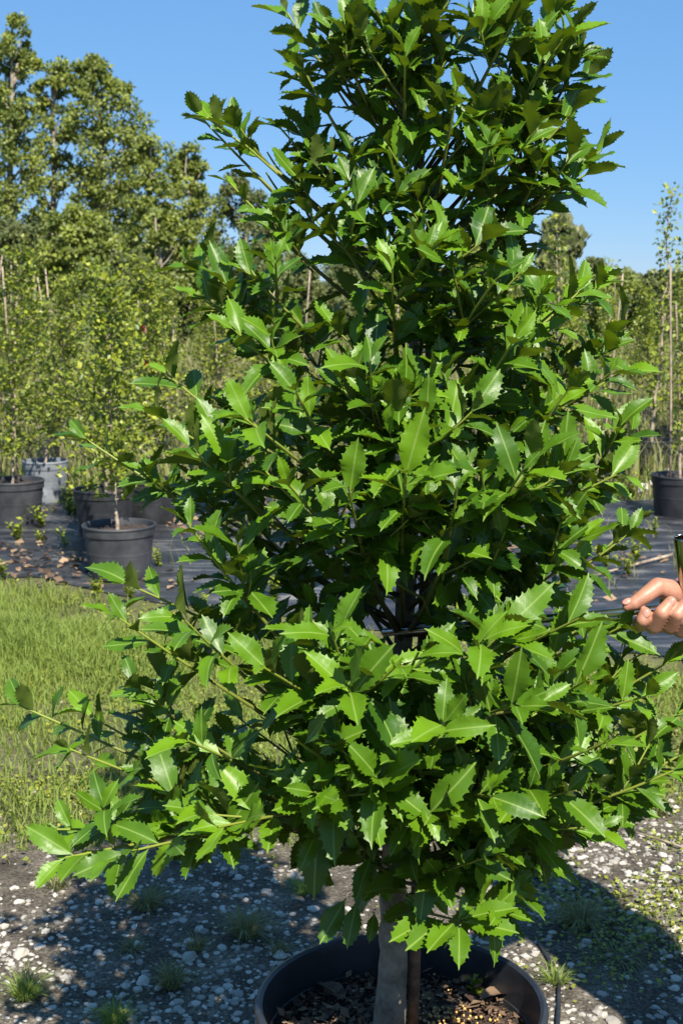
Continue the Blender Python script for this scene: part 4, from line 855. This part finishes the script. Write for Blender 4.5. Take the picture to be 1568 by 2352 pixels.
def chain(pts): return [(pts[i][0], pts[i][1], pts[i+1][0], pts[i+1][1]) for i in range(len(pts)-1)]
thumb = [(Hp(1560, 1150, .030), .0165), (Hp(1340, 1070, .012), .0150), (Hp(1150, 1010, .002), .0122), (Hp(930, 1170, -.004), .0104), (Hp(760, 1285, -.006), .0088), (Hp(650, 1335, -.006), .0062)]
index = [(Hp(1330, 1420, .052), .0125), (Hp(1050, 1560, .036), .0110), (Hp(860, 1630, .010), .0098), (Hp(905, 1560, -.006), .0092), (Hp(945, 1440, -.006), .0082)]
middle = [(Hp(1450, 1430, .055), .0130), (Hp(1250, 1600, .034), .0115), (Hp(1085, 1655, .004), .0106), (Hp(1215, 1440, -.014), .0098), (Hp(1362, 1262, -.010), .0080)]
ring = [(Hp(1590, 1450, .055), .0125), (Hp(1480, 1620, .034), .0112), (Hp(1345, 1665, .004), .0103), (Hp(1465, 1460, -.014), .0096), (Hp(1590, 1300, -.010), .0080)]
pinky = [(Hp(1730, 1470, .055), .0115), (Hp(1640, 1650, .034), .0100), (Hp(1520, 1740, .008), .0090), (Hp(1630, 1570, -.008), .0085), (Hp(1730, 1430, -.004), .0072)]
wrist = Hp(1640, 1130, .075); PX, PY = 0.90, 1.93
elbow = np.array([PX-0.05, PY+0.16, 1.06]); sh_r = np.array([PX+0.02, PY+0.20, 1.40]); 
segs = chain(thumb)+chain(index)+chain(middle)+chain(ring)+chain(pinky)
segs += [(Hp(1450, 1250, .045), .022, Hp(1640, 1300, .050), .022), (Hp(1330, 1420, .052), .013, wrist, .024), (Hp(1450, 1430, .055), .013, wrist, .024), (Hp(1590, 1450, .055), .0125, wrist, .024), (Hp(1730, 1470, .055), .0115, wrist, .024), (Hp(1500, 1130, .035), .018, wrist, .025), (wrist, .0265, wrist*0.55+elbow*0.45, .036), (wrist*0.55+elbow*0.45, .036, elbow, .040)]
body_fine = capsule_cloud(segs, 0.0013, 3, 'person', M['skin'])
# head, neck and torso (the wearer stands beside the tree)
hc = np.array([PX, PY, 1.63]); fd = unit(np.array([-0.85, -0.35, -0.35])); sd = unit(np.cross(fd, [0, 0, 1.])); hu = np.cross(sd, fd)
seg2 = [(hc+hu*0.035-fd*0.02, .082, hc+hu*0.03+fd*0.02, .078), (hc-hu*0.06+fd*0.035, .055, hc+fd*0.04, .066), (hc-hu*.085+fd*.05, .03, hc-hu*.07+fd*.06, .032), (hc+fd*.10-hu*.005, .010, hc+fd*.118-hu*.03, .015), ([PX, PY, 1.44], .058, hc-hu*0.05-fd*.01, .052), ([PX, PY, 1.44], .07, [PX, PY, 1.0], .12)]
for s in (-1, 1): seg2 += [(hc+sd*s*.078-hu*.03, .012, hc+sd*s*.082+hu*.02, .016), (hc+fd*.085+sd*s*.03+hu*.035, .011, hc+fd*.088+sd*s*.02+hu*.035, .010)]
seg2 += [(hc+fd*.098-hu*.062+sd*.015, .008, hc+fd*.098-hu*.062-sd*.015, .008), (elbow, .038, sh_r, .05)]
coarse = capsule_cloud(seg2, 0.006, 3, 'upper', M['skin'])
bm = bmesh.new(); bm.from_mesh(body_fine); bm.from_mesh(coarse); bm.to_mesh(body_fine); bm.free(); bpy.data.meshes.remove(coarse)
body_fine.polygons.foreach_set('use_smooth', [True]*len(body_fine.polygons))
pers = link('person', body_fine); tag(pers, 'person reaching in from the side with one bare hand gripping a silver rod', 'person')
def cl(name, segs_, mat, vox=0.012): return link(name, capsule_cloud(segs_, vox, 5, name, M[mat]), pers)
sh_l = np.array([PX-0.02, PY-0.20, 1.40]); el_l = np.array([PX+0.05, PY-0.27, 1.12]); hipl, hipr = np.array([PX, PY-.09, .93]), np.array([PX, PY+.09, .93])
cl('shirt', [([PX, PY-.10, 1.36], .105, [PX, PY+.10, 1.36], .105), ([PX, PY-.09, 1.20], .12, [PX, PY+.09, 1.20], .12), ([PX, PY-.07, 0.98], .13, [PX, PY+.07, .98], .13), (sh_l, .07, el_l, .055), (sh_r, .07, elbow*0.75+sh_r*0.25, .056), ([PX, PY, 1.42], .075, [PX, PY, 1.3], .1)], 'shirt')
cl('trousers', [(hipl, .115, hipr, .115), (hipl, .10, [PX-.03, PY-.11, .50], .072), ([PX-.03, PY-.11, .50], .072, [PX, PY-.12, .10], .058), (hipr, .10, [PX-.03, PY+.11, .50], .072), ([PX-.03, PY+.11, .50], .072, [PX, PY+.12, .10], .058)], 'trousers')
for s in (-1, 1): cl('boot', [([PX, PY+s*.12, .06], .05, [PX-.16, PY+s*.13, .045], .042), ([PX, PY+s*.12, .05], .048, [PX, PY+s*.12, .14], .052)], 'boot', 0.008)
cl('hair', [(hc+hu*.055-fd*.03, .082, hc+hu*.065+fd*.005, .076), (hc-hu*.01-fd*.05, .062, hc+hu*.04-fd*.04, .075)], 'hair', 0.008)
for s in (-1, 1): cl('eye', [(hc+fd*.088+sd*s*.032+hu*.012, .011, hc+fd*.089+sd*s*.033+hu*.012, .011)], 'eye', 0.003)
# the other arm hangs down and ends in a hand
lh = el_l+np.array([-.10, -.02, -.24]); f_ = [(el_l, .038, lh, .026), (lh, .026, lh+[-.02, 0, -.07], .03)]
for k in range(4): f_ += [(lh+[-.03+.0, -.028+.019*k, -.08], .010, lh+[-.035, -.03+.02*k, -.135-.01*(k in (1, 2))], .0085), (lh+[-.035, -.03+.02*k, -.135-.01*(k in (1, 2))], .0085, lh+[-.055, -.03+.02*k, -.155-.012*(k in (1, 2))], .0075)]
f_ += [(lh+[-.02, -.03, -.02], .013, lh+[-.05, -.05, -.07], .010), (lh+[-.05, -.05, -.07], .010, lh+[-.065, -.05, -.095], .008)]
arm = capsule_cloud(f_, 0.0028, 3, 'arm', M['skin']); bm = bmesh.new(); bm.from_mesh(body_fine); bm.from_mesh(arm); bm.to_mesh(body_fine); bm.free(); bpy.data.meshes.remove(arm)
body_fine.polygons.foreach_set('use_smooth', [True]*len(body_fine.polygons))
# finger nails
def nail(c, along, out, w, l):
    along, out = unit(along), unit(out); X = unit(np.cross(along, out)); out = np.cross(X, along); V = ICO2_V.copy(); V = V[:, :1]*w*X+V[:, 1:2]*l*along+V[:, 2:]*0.0016*out - out*(V[:, :1]**2)*0.0016
    link('nail', mesh('nail', V+c, [ICO2_F], M['nail']), pers)
cam_dir = lambda p: unit(np.array([0, 0, CAMH])-p)
p = Hp(640, 1290, -.006); nail(p+np.array([0, 0, 1.])*0.0038+cam_dir(p)*0.0035, Hp(600, 1330)-Hp(760, 1240), np.array([-.1, -.55, .85]), .0052, .0066)
p = Hp(960, 1450, -.006); nail(p+cam_dir(p)*0.0082, Hp(965, 1400)-Hp(945, 1500), cam_dir(p)+[0, 0, .15], .0056, .0062)
p = Hp(1362, 1262, -.010); nail(p+cam_dir(p)*0.0078, Hp(1400, 1200)-Hp(1330, 1310), cam_dir(p)+[0, 0, .2], .0056, .0068)
p = Hp(1590, 1300, -.010); nail(p+cam_dir(p)*0.0078, Hp(1630, 1240)-Hp(1560, 1350), cam_dir(p)+[0, 0, .2], .0054, .0064)
# rod and tube
ra = Hp(1180, 1370, .012); rb = trunk_at(zt-0.002)+np.array([-0.03, -0.024, 0.0]); g = G(); rd = unit(ra-rb)
g.add(*tube(np.stack([rb, rb+(ra-rb)*0.5, ra+rd*0.05, ra+rd*0.12]), 0.0058, 14)); rod = g.build('metal_rod', M['steel']); tag(rod, 'thin silver metal rod held level against the holly trunk', 'rod')
ta = Hp(1560, 195, -.012); tb = Hp(1720, 1500, .022); tb2 = ta+(tb-ta)*1.0; ax = unit(tb2-ta)
X = unit(np.cross(ax, [0, 1., 0])); Y = np.cross(ax, X); a = np.linspace(0, 2*np.pi, 40, endpoint=False); ringv = np.cos(a)[:, None]*X+np.sin(a)[:, None]*Y
V = np.concatenate([tb2+ringv*.0125, ta+ax*.002+ringv*.0125, ta+ringv*.0121, ta+ringv*.0108, ta+ax*.002+ringv*.0105, tb2+ringv*.0105]); F_ = []
for i in range(5):
    j = np.arange(40); j2 = (j+1) % 40; F_.append(np.stack([i*40+j, i*40+j2, (i+1)*40+j2, (i+1)*40+j], 1))
g = G(); g.add(V, np.concatenate(F_)); tag(g.build('metal_tube', M['chrome']), 'open ended shiny metal tube held upright behind the curled fingers', 'tube')
